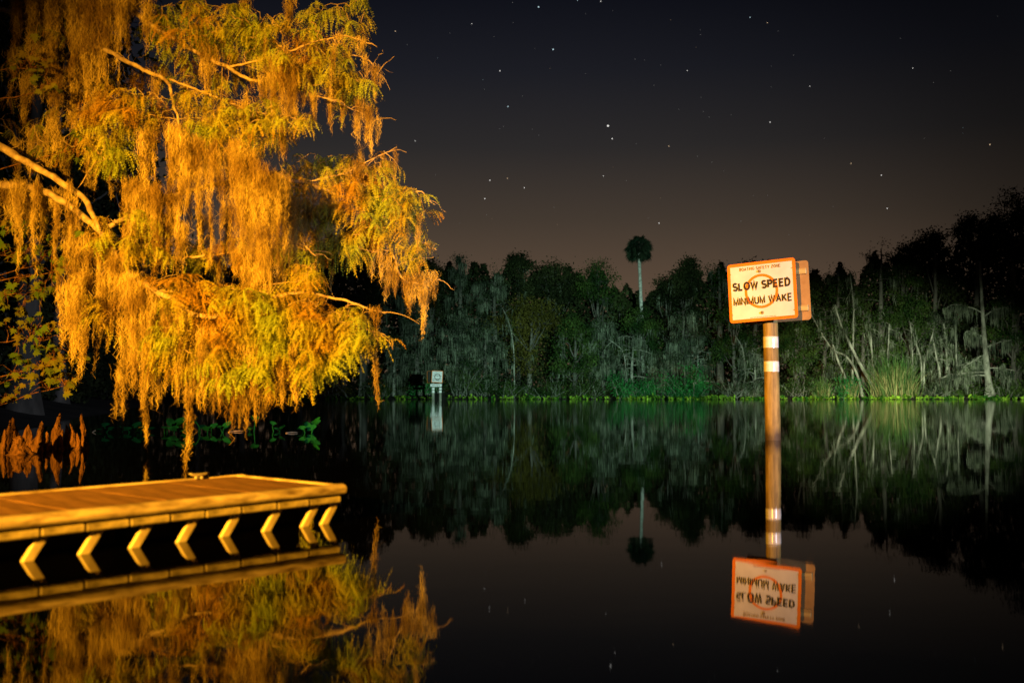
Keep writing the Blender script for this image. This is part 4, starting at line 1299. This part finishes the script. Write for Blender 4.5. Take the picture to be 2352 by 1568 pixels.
back = [
 (455, 100, 600, 75, 'oak', 'dark tree of the far bank glimpsed behind the lit cypress, leftmost'),
 (560, 102, 590, 70, 'oak', 'dark far tree hidden behind the middle of the lit cypress'),
 (650, 103, 575, 62, 'oak', 'dark far tree behind the right half of the lit cypress'),
 (745, 103, 560, 62, 'oak', 'dark rounded far tree showing between the cypress boughs'),
 (835, 104, 545, 60, 'oak', 'dark far tree behind the hanging moss tips of the right bough'),
 (920, 102, 575, 52, 'mossy', 'grey mossy far tree beneath the cypress bough tips'),
 (990, 103, 590, 46, 'oak', 'dark far tree behind the small sign on two posts'),
 (1058, 100, 535, 34, 'mossy', 'tall ragged mossy far tree, highest right beside the cypress tip'),
 (1135, 101, 562, 52, 'mossy', 'wide grey mossy far tree with pale fanning boughs'),
 (1192, 104, 578, 34, 'oak', 'narrow dark tree top left of the flat dark canopy'),
 (1278, 105, 593, 66, 'oak', 'broad black flat-topped far tree above the olive tree'),
 (1375, 103, 594, 52, 'green', 'round-topped far tree next left of the tall palm'),
 (1470, 98.6, 704, 44, 'green', 'dark tree hiding the foot of the tall palm'),
 (1425, 105, 640, 34, 'sparse', 'thin low tree in the skyline dip left of the palm trunk'),
 (1530, 104, 632, 44, 'oak', 'low dark tree just right of the palm trunk'),
 (1580, 102, 588, 38, 'oak', 'dark dome-topped tree draped with moss midway between palm and large sign'),
 (1655, 102, 556, 48, 'sparse', 'airy tree top rising left of the large sign'),
 (1735, 104, 592, 44, 'oak', 'dark far tree whose top peeks over the large sign'),
 (1840, 103, 600, 46, 'green', 'far tree whose top shows right of the second sign board'),
 (1925, 101, 558, 44, 'sparse', 'thin-crowned far tree right of the sign with sky showing through'),
 (2020, 100, 505, 44, 'sparse', 'tall pale-limbed airy tree standing above its neighbours on the right'),
 (2085, 103, 556, 38, 'green', 'shorter tree right of the tall pale-limbed one'),
 (2145, 103, 520, 50, 'oak', 'dark dome-topped tree in the right skyline'),
 (2240, 104, 484, 48, 'oak', 'dark tree stepping up toward the right edge'),
 (2335, 102, 436, 74, 'oak', 'biggest dark tree at the right edge of the picture'),
 (2440, 101, 450, 70, 'green', 'tree cut off by the right edge with green lit leaves')]
for i_, (px, Y, top, hw, st, lab) in enumerate(back):
    far_tree('far_tree', lab, px, Y, top + 6, hw, st, 100 + i_)
front = [
 (690, 97, 730, 60, 'green', 'low dark far tree right of the lowest cypress bough'),
 (790, 97.5, 700, 55, 'oak', 'dark low far tree under the right cypress boughs'),
 (905, 96.5, 770, 34, 'bare', 'forked bare white-limbed tree on the far bank left of the small sign'),
 (960, 98, 690, 48, 'mossy', 'mossy tree just left of the small sign'),
 (1050, 97, 715, 52, 'mossy', 'moss-curtained tree right behind the small sign'),
 (1115, 98, 700, 45, 'mossy', 'grey mossy tree right of the small sign'),
 (1215, 98.5, 678, 72, 'olive', 'rounded olive-brown tree at the middle of the far bank'),
 (1320, 98, 720, 52, 'green', 'dark green tree right of the olive tree'),
 (1385, 98, 690, 40, 'mossy', 'tree with one bright moss curtain left of the palm'),
 (1452, 97, 745, 46, 'bare', 'tangled pale-branched tree below the palm'),
 (1520, 97, 790, 40, 'mossy', 'short moss-hung tree below and right of the palm'),
 (1570, 98, 680, 50, 'mossy', 'upper mossy tree between palm and large sign'),
 (1605, 96.5, 770, 42, 'bare', 'moss-draped pale tree left of the large sign'),
 (1690, 98, 690, 46, 'green', 'green tree right behind the large sign board'),
 (1735, 97, 780, 40, 'bare', 'thin bare tree just left of the large sign post'),
 (1830, 97.5, 740, 44, 'green', 'dark green tree right of the large sign post'),
 (1890, 98.5, 680, 50, 'sparse', 'sparse tree right of the second sign board'),
 (1985, 98.5, 680, 55, 'sparse', 'leafy mossy tree above the leaning trunks'),
 (2090, 98.5, 670, 55, 'green', 'dark green tree behind the reed clump'),
 (2170, 99, 690, 50, 'mossy', 'brownish mossy tree above the slender pale trunks'),
 (2330, 98, 660, 55, 'green', 'green tree right of the swollen grey trunk'),
 (2400, 97, 760, 50, 'mossy', 'low mossy tree at the right frame edge')]
for i_, (px, Y, top, hw, st, lab) in enumerate(front):
    far_tree('far_tree', lab, px, Y, top, hw, st, 300 + i_)
# dark trees of the left bank behind the cypress
leftb = [(-13.5, 27, 13.5, 3.2, 'tall dark tree behind the maple leaves at left'), (-17.5, 33, 15, 3.6, 'dark tree in the upper left corner behind the moss'), (-16.5, 36, 9.5, 3.0, 'shorter dark tree behind the left boughs'),
         (-22, 47, 13, 4.0, 'dark tree of the left bank behind the big branches'), (-25, 60, 11.5, 4.2, 'dark tree far along the left bank'), (-30, 74, 12.5, 4.6, 'dark tree where the left bank meets the far bank'), (-34, 88, 14, 5.0, 'dark tree deepest in the left corner of the river')]
for i_, (x, y, h, r_, lab) in enumerate(leftb):
    pq = to_px([x, y, land_z(np.array(x), np.array(y)) + h])
    far_tree('bank_tree', lab, pq[0], y, pq[1], r_ * F / y, 'oak', 500 + i_, group='dark trees of the left bank')

# pale slender trunks on the right: hand-placed courses
def slender(label, pts, r0, r1, Y, seed, moss=10, leaf=120, name='slender_tree'):
    r = np.random.default_rng(seed)
    P = smooth_path([W(px, py, Y) for px, py in pts], 16)
    P[:, 1] += np.linspace(0, r.uniform(-.5, .8), 16)
    zb = float(land_z(np.array(P[0, 0]), np.array(P[0, 1])))
    P[0, 2] = min(P[0, 2], zb - .1)
    tr = thing(name, (P[0, 0], P[0, 1], zb), label, 'tree', 'slender pale trees on the far bank')
    m_ = MB()
    P2 = P + np.cumsum(r.normal(0, .018, P.shape), 0)
    tube(m_, P2, np.linspace(r0, r1, 16) * np.where(np.arange(16) == 0, 1.3, 1), 7)
    build('trunk', m_, M_pale, tr, smooth=True)
    bm, tips = MB(), []
    for _ in range(7):
        k = r.integers(6, 16)
        l2 = limb(P2[k], rand_dirs(1, r)[0] + [0, 0, .2], r.uniform(.5, 1.5), r, 6, .25, .2)
        tube(bm, l2, np.linspace(.028, .008, 6), 4, cap=False)
        tips += list(l2[2:])
    build('boughs', bm, M_pale, tr, kind='stuff')
    tips = np.array(tips)
    m_ = MB()
    c = tips[r.integers(len(tips), size=leaf)] + r.normal(0, .22, (leaf, 3))
    ax = rand_dirs(leaf, r)
    ls = r.uniform(.10, .2, leaf)
    leaves(m_, c, ax, perp(ax, r), ls, ls * .55)
    build('crown', m_, M_grn, tr, kind='stuff')
    m_ = MB()
    pts_ = np.concatenate([tips, P2[6:]])
    drape(m_, pts_[r.integers(len(pts_), size=moss * 3)], r, .4, 1.6, .07, 3)
    build('hanging_moss', m_, M_fmoss, tr, kind='stuff')
SL = [
 ('longest leaning white trunk, slanting up left from the reed clump', [(2016, 900), (1990, 862), (1967, 821), (1945, 775), (1931, 748), (1915, 700)], .20, .06, 96.2, 14),
 ('thin crooked leaning trunk left of the longest leaning one', [(1981, 900), (1967, 852), (1946, 817), (1918, 802), (1895, 770), (1863, 711)], .13, .05, 96.0, 10),
 ('short pale leaning stump with green base, leftmost of the leaning trunks', [(1949, 903), (1938, 865), (1920, 822), (1908, 790)], .15, .06, 95.8, 4),
 ('straight thin trunk rising above the leaning trunks', [(1958, 895), (1960, 800), (1961, 751), (1960, 690), (1952, 620)], .10, .05, 97.0, 12),
 ('white upright trunk left of the reed tops', [(2008, 880), (2006, 832), (2003, 775), (1998, 730)], .11, .06, 97.5, 8),
 ('pale upright trunk rising out of the reed clump', [(2043, 880), (2042, 832), (2041, 795), (2046, 740)], .10, .05, 97.5, 12),
 ('thin trunk at the right side of the reed clump', [(2094, 892), (2093, 860), (2091, 800), (2086, 740)], .09, .05, 96.6, 10),
 ('left arm of the V-shaped pair of trunks', [(2119, 890), (2118, 832), (2110, 805), (2103, 785), (2090, 740)], .10, .05, 96.8, 5),
 ('right arm of the V-shaped pair of trunks', [(2121, 890), (2123, 832), (2131, 805), (2138, 785), (2150, 750)], .10, .05, 96.8, 5),
 ('first of four close pale trunks, slanting, left of the moss curtain', [(2162, 890), (2160, 850), (2152, 805), (2146, 770)], .11, .06, 96.6, 9),
 ('second of four close pale trunks left of the moss curtain', [(2175, 890), (2173, 845), (2168, 795), (2162, 740)], .11, .06, 96.8, 12),
 ('third of four close pale trunks, the whitest', [(2182, 890), (2180, 842), (2176, 806), (2172, 760)], .12, .06, 97.0, 12),
 ('fourth of four close pale trunks, beside the moss curtain', [(2198, 890), (2196, 845), (2193, 800), (2190, 740)], .10, .05, 96.8, 14),
 ('thin white crooked stem right of the olive tree', [(1442, 890), (1438, 850), (1434, 812), (1425, 798), (1400, 780)], .06, .03, 96.5, 2),
 ('pale arching stem low on the bank left of the large sign post', [(1702, 905), (1712, 860), (1705, 800), (1690, 770)], .09, .04, 96.2, 6),
 ('white stem standing alone in the dark right of the small sign', [(1182, 880), (1180, 800), (1172, 745), (1160, 715)], .07, .04, 97, 5),
 ('bare white fallen limb slanting on the bank under the cypress', [(797, 905), (775, 885), (760, 868), (752, 858)], .07, .03, 95.6, 1),
 ('short pale trunk standing left of the small sign', [(826, 917), (826, 895), (827, 870), (828, 800)], .17, .08, 95.4, 4)]
for i_, (lab, pts, r0, r1, Y, ms) in enumerate(SL):
    slender(lab, pts, r0, r1, Y, 700 + i_, ms, 110)

# swollen grey trunk with horizontal boughs and its curtain of moss
r_ = np.random.default_rng(77)
BY = 95.6
bt = thing('cypress_tree', tuple(W(2273, 905, BY)), 'swollen grey cypress trunk with level boughs and a moss curtain, far bank right', 'tree')
P = smooth_path([W(2274, 912, BY), W(2272, 890, BY), W(2268, 857, BY), W(2264, 812, BY), W(2260, 768, BY), W(2256, 700, BY), W(2250, 600, BY)], 24)
P[0, 2] = -.3
m_ = MB()
tube(m_, P, np.interp(np.arange(24), [0, 3, 6, 14, 23], [.58, .42, .30, .22, .10]), 12)
build('trunk', m_, M_pale, bt, smooth=True)
bm, mp_, lf = MB(), [], []
for (a, b) in (((2266, 845), (2190, 852)), ((2266, 842), (2200, 838)), ((2264, 815), (2215, 842)), ((2262, 780), (2215, 765)), ((2267, 855), (2150, 868)), ((2268, 845), (2330, 848)), ((2263, 800), (2320, 780)), ((2258, 720), (2190, 700)), ((2258, 730), (2320, 710)), ((2270, 862), (2165, 880))):
    pa, pb = W(*a, BY), W(*b, BY + r_.uniform(-1.0, 1.0))
    t = np.linspace(0, 1, 10)[:, None]
    lp = pa + (pb - pa) * t + np.array([0, 0, .25]) * np.sin(np.pi * t)
    lp[1:] += np.cumsum(r_.normal(0, .04, (9, 3)), 0)
    tube(bm, lp, np.linspace(.07, .02, 10), 6, cap=False)
    mp_ += list(lp[2:])
    for _ in range(5):
        k = r_.integers(3, 10)
        l2 = limb(lp[k], rand_dirs(1, r_)[0] * [1, .8, .5], r_.uniform(.4, 1.2), r_, 6, .2, .2)
        tube(bm, l2, np.linspace(.025, .008, 6), 4, cap=False)
        mp_ += list(l2[1:])
        lf += list(l2[3:])
build('boughs', bm, M_pale, bt, kind='stuff')
m_ = MB()
mp_ = np.array(mp_)
drape(m_, mp_, r_, .5, 1.9, .09, 5)
build('hanging_moss', m_, M_fmoss, bt, kind='stuff')
lf = np.array(lf)
c = lf[r_.integers(len(lf), size=900)] + r_.normal(0, .25, (900, 3))
ax = rand_dirs(900, r_)
m_ = MB()
leaves(m_, c, ax, perp(ax, r_), r_.uniform(.1, .2, 900), r_.uniform(.05, .1, 900))
build('crown', m_, M_grn, bt, kind='stuff')

# ------------------------------------------------------------------ palms
def palm(label, px, Y, top, r_px, seed, trunk=True):
    r = np.random.default_rng(seed)
    R = r_px * Y / F
    cen = W(px, top + r_px * 1.05, Y)
    z0 = float(land_z(np.array(cen[0]), np.array(Y)))
    tr = thing('sabal_palm', (cen[0] + .25, Y, z0), label, 'palm tree')
    tp = smooth_path([(cen[0] + .35, Y, z0 - .2), (cen[0] + .25, Y, z0 + (cen[2] - z0) * .5), (cen[0], Y, cen[2] - R * .2)], 26)
    m_ = MB()
    tube(m_, tp, .19 + .02 * np.sin(np.arange(26) * 2.1) - np.linspace(0, .03, 26), 10)
    build('trunk', m_, M_ptrunk, tr, smooth=True)
    st, fr = MB(), []
    d = norm(r.normal(size=(110, 3)))
    for k in range(110):
        dd = d[k]
        ln = R * (r.uniform(.5, .64) if k < 80 else r.uniform(.12, .45))
        t = np.linspace(0, 1, 6)[:, None]
        pth = cen + dd * ln * t + np.array([0, 0, -.18]) * R * t ** 2
        tube(st, pth, np.linspace(.02, .012, 6), 4, cap=False)
        tip = pth[-1]
        n = 26                                 # costapalmate fan of narrow folded segments
        sd = norm(np.cross(dd, rand_dirs(1, r)[0]))
        a = np.linspace(-1.9, 1.9, n)
        dirs = norm(np.cos(a)[:, None] * dd + np.sin(a)[:, None] * sd + np.array([0, 0, -.15]))
        L_ = R * r.uniform(.34, .50, n) * (1 - .18 * np.abs(a) / 1.9)
        tt = np.linspace(0, 1, 4)
        pp = tip + dirs[:, None] * (L_[:, None] * tt)[..., None] + np.array([0, 0, -1.0]) * (L_[:, None] * .32 * tt ** 2)[..., None]
        f = MB()
        ribbons(f, pp, norm(np.cross(dirs, np.cross(dd, sd))), np.array([.03, .075, .055, .008])[None] * np.ones((n, 1)))
        fr.append(f)
    build('stalks', st, M_dbark, tr, kind='stuff')
    for f in fr:
        build('frond', f, M_palm, tr)
    return tr
palm('tall lone sabal palm with round head above the far tree line', 1467, 99.4, 525, 36, 5)

# ------------------------------------------------------------------ shrubs, reeds and floating plants at the far water edge
def shrub(label, px, Y, top, hw, mat, seed, n=1600, ls=.16, moss=0, name='shore_shrub'):
    r = np.random.default_rng(seed)
    X = W(px, 900, Y)[0]
    z0 = float(land_z(np.array(X), np.array(Y)))
    H, R = W(px, top, Y)[2] - z0, hw * Y / F
    t_ = thing(name, (X, Y, z0), label, 'shrub', 'shrubs on the far bank')
    bm, tips = MB(), []
    for _ in range(16):
        d = norm([r.normal(0, .55) * R / max(H, .3) * 1.6, r.normal(0, .5), 1])
        lp = limb(np.array([X + r.normal(0, R * .25), Y + r.normal(0, .3), z0 - .1]), d, H * r.uniform(.6, 1.05), r, 8, .12, .14)
        tube(bm, lp, np.linspace(.028, .008, 8), 4, cap=False)
        tips += list(lp[2:])
    build('stems', bm, M_mbark, t_, kind='stuff')
    tips = np.array(tips)
    w = r.gamma(.9, 1, len(tips))
    c = tips[r.choice(len(tips), n, p=w / w.sum())] + r.normal(0, 1, (n, 3)) * [R * .22, .3, .2]
    c[:, 2] = np.maximum(c[:, 2], .05)
    ax = rand_dirs(n, r)
    l_ = ls * r.uniform(.6, 1.4, n)
    m_ = MB()
    leaves(m_, c, ax, perp(ax, r), l_, l_ * .6)
    build('foliage', m_, mat, t_, kind='stuff')
    if moss:
        m_ = MB()
        drape(m_, tips[r.integers(len(tips), size=moss)], r, .3, 1.0, .06, 3)
        build('hanging_moss', m_, M_fmoss, t_, kind='stuff')
shrubs = [(1590, 94.9, 818, 46, M_shrub, 'bright green shrub at the far water edge left of the sign post', 3600), (1545, 96, 850, 26, M_shrub, 'narrow green shrub left of the bright green one', 900), (1485, 95.0, 850, 32, M_shrub, 'green shrub below the palm', 1500), (1430, 95.1, 852, 42, M_shrub, 'dim green shrub below and left of the palm', 1500),
          (1060, 96, 815, 45, M_grn, 'yellow green shrub right behind the small sign', 1600), (1110, 96.4, 850, 38, M_grn, 'low dark shrub right of the small sign', 900), (975, 96, 868, 32, M_shrub, 'low green shrub left of the small sign', 700), (1000, 97, 850, 30, M_grn, 'shrub straight behind the small sign posts', 800),
          (870, 96, 860, 46, M_grn, 'low dark shrub at the far edge under the cypress tip', 1100), (760, 96, 860, 55, M_olv, 'low brownish shrub at the left end of the visible far bank', 1000), (1260, 96.2, 850, 70, M_grn, 'wide dark shrub below the olive tree', 1500), (1350, 96.2, 850, 50, M_grn, 'dark shrub midway along the far bank', 1200),
          (1680, 95.8, 850, 44, M_gry, 'bare twiggy arching shrub left of the sign post', 500), (1735, 96, 860, 40, M_gry, 'grey twiggy shrub just left of the sign post', 600), (1830, 96, 852, 40, M_grn, 'low shrub right of the sign post', 900), (1885, 95.6, 862, 30, M_reedg, 'grassy green shrub left of the leaning trunks', 900),
          (1940, 95.0, 862, 26, M_shrub, 'green bush around the foot of the leaning stump', 1300), (2150, 95.6, 866, 40, M_gry, 'grey mossy bush right of the reed clump', 900), (2225, 95.6, 870, 44, M_grn, 'low bush beneath the moss curtain', 800), (2320, 95.8, 852, 44, M_grn, 'dark green bush right of the swollen trunk', 1300), (2385, 95.8, 862, 40, M_grn, 'dark bush cut by the right edge', 900), (1165, 96, 862, 40, M_grn, 'low bush between small sign and olive tree', 900)]
for i_, (px, Y, top, hw, mt, lab, n) in enumerate(shrubs):
    shrub(lab, px, Y, top, hw, mt, 900 + i_, n, moss=40 if mt is M_gry else 10)

def reeds(label, px, hw, top, Y, seed, n=900):
    r = np.random.default_rng(seed)
    X = W(px, 900, Y)[0]
    H, R = W(px, top, Y)[2], hw * Y / F
    t_ = thing('reed_clump', (X, Y, 0.05), label, 'reeds')
    for nm, mt, m, hmul, wd in (('stalks', M_reed, n, .72, .055), ('blades', M_reedg, n, 1.0, .065)):
        x = r.normal(0, .42, m) * R
        base = np.stack([X + x, Y + r.normal(0, .5, m), np.full(m, .05)], -1)
        fan = x / R * .45 + r.normal(0, .27, m)
        h = H * hmul * r.uniform(.35, 1, m) ** .8 * (1 - .35 * np.abs(x / R) ** 1.5)
        s = np.linspace(0, 1, 6)
        off = np.stack([fan[:, None] * h[:, None] * (.35 * s + .5 * s ** 2), r.normal(0, .15, m)[:, None] * h[:, None] * s, h[:, None] * (s - .12 * np.abs(fan)[:, None] * s ** 3)], -1)
        az = r.uniform(0, np.pi, m)
        mb = MB()
        ribbons(mb, base[:, None] + off, np.stack([np.cos(az), np.sin(az), np.zeros(m)], -1), wd * r.uniform(.6, 1, m)[:, None] * np.array([1, 1, .9, .7, .5, .1]))
        build(nm, mb, mt, t_, kind='stuff')
reeds('tall tan and green reed clump at the far water edge on the right', 2056, 52, 798, 95.0, 41, 520)
reeds('small grassy reed tuft left of the leaning trunks', 1952, 18, 852, 94.8, 42, 120)
reeds('thin reed tuft below the leaning stumps, next left of the other tuft', 1888, 20, 860, 95.0, 43, 110)

r_ = np.random.default_rng(61)
n = 9000
px = r_.uniform(700, 2480, n)
dens = np.interp(px, [700, 1300, 1400, 1500, 1700, 1900, 2100, 2480], [.20, .26, .12, .5, .62, .35, .95, .95])
keep = r_.uniform(size=n) < dens
px = px[keep]
clump = (np.sin(px * .11) + np.sin(px * .047 + 1) + np.sin(px * .31 + 2)) > -1.3
px = px[clump]
n = len(px)
Y = 93.6 + r_.beta(1.3, 1.6, n) * 1.9 - .5
X = (px - 1176) / F * Y
ax = norm(np.stack([r_.normal(0, .6, n), r_.normal(0, .6, n), r_.uniform(.1, 1.2, n)], -1))
ls = r_.uniform(.14, .32, n)
cen = np.stack([X, Y, .05 + r_.uniform(0, .30, n) * (.5 + .7 * np.maximum(0, np.sin(px * .37) * np.sin(px * .13 + 2)) + .5 * np.maximum(0, np.sin(px * .043)))], -1)
m_ = MB()
leaves(m_, cen, ax, perp(ax, r_), ls, ls * .7, .2)
build('floating_plants', m_, M_hya, kind='stuff', label='bright green strip of floating water plants along the far bank', cat='water plants')

# low undergrowth that closes the dark floor of the wood
r_ = np.random.default_rng(62)
n = 42000
X = r_.uniform(-36, 62, n)
Y = 95.6 + r_.gamma(2.0, 2.2, n)
z = land_z(X, Y) + r_.gamma(1.6, .38, n) * (1 + .6 * np.sin(X * .7) * np.sin(X * .23 + 1))
ax = rand_dirs(n, r_)
ls = r_.uniform(.12, .28, n)
m_ = MB()
leaves(m_, np.stack([X, Y, z], -1), ax, perp(ax, r_), ls, ls * .5)
build('undergrowth', m_, M_oak, kind='stuff', label='dark undergrowth beneath the trees of the far bank', cat='undergrowth')

# the wood behind the first trees, one dark mass
def wood(name, label, px, Y, top, n, seed, size, z_lo=.2):
    r = np.random.default_rng(seed)
    x = (px - 1176) / F * Y
    zt = np.array([W(a, b, c)[2] for a, b, c in zip(px, top, Y)])
    z = z_lo + (zt - z_lo) * r.beta(1.15, 1.0, n)
    ax = rand_dirs(n, r)
    ls = size * r.uniform(.6, 1.4, n)
    m_ = MB()
    leaves(m_, np.stack([x, Y, z], -1), ax, perp(ax, r), ls, ls * .6)
    build(name, m_, M_oak, kind='stuff', label=label, cat='wood')
sky_x = [300, 700, 800, 900, 1000, 1060, 1130, 1190, 1250, 1290, 1370, 1420, 1450, 1500, 1540, 1580, 1620, 1660, 1720, 1800, 1880, 1930, 1970, 2020, 2080, 2140, 2200, 2240, 2300, 2350, 2520]
sky_y = [600, 575, 560, 580, 610, 590, 600, 605, 615, 605, 612, 635, 655, 650, 645, 615, 610, 600, 610, 620, 612, 600, 615, 570, 580, 545, 550, 515, 490, 465, 450]
r_ = np.random.default_rng(63)
n = 105000
px = r_.uniform(300, 2520, n)
wood('far_wood', 'dark wood closing the view behind the far bank trees', px, r_.uniform(104, 113, n), np.interp(px, sky_x, sky_y) + 22 + 14 * np.sin(px * .09) + 8 * np.sin(px * .23), n, 64, .55)
n = 60000
Y = 22 + 74 * r_.beta(1.0, 1.1, n)
d_ = r_.uniform(1.5, 9, n)
x = -(6.9 + (Y - 10) * .30) - d_
top_z = np.interp(Y, [20, 34, 50, 70, 96], [8, 9, 9, 10, 12]) * (.75 + .25 * np.sin(Y * .9 + x * .5)) * np.interp(d_, [1.5, 4], [.5, 1])
z = land_z(x, Y) + .1 + top_z * r_.beta(1.1, 1.2, n)
ax = rand_dirs(n, r_)
ls = r_.uniform(.16, .36, n)
m_ = MB()
leaves(m_, np.stack([x, Y, z], -1), ax, perp(ax, r_), ls, ls * .6)
build('left_wood', m_, M_oak, kind='stuff', label='dark wood along the left bank behind the cypress', cat='wood')

# floating twigs near the water plants
for (px, py, ln, ang, lab) in ((541, 991, 30, .1, 'small orange-lit floating twig among the water plants'), (670, 994, 26, .02, 'thin floating stick between the right water plants'), (215, 992, 14, .9, 'tiny stub poking from the water right of the knees')):
    Y = CAM_H * F / (py - 900)
    c = W(px, py, Y)
    d = np.array([math.cos(ang), .3, math.sin(ang) * .6]) * ln * Y / F / 2
    m_ = MB()
    tube(m_, smooth_path([c - d + [0, 0, .005], c + [0, 0, .012], c + d + [0, 0, .008]], 7), [.006, .011, .010, .012, .009, .008, .004], 6)
    build('floating_twig', m_, M_twig, label=lab, cat='twig', smooth=True)
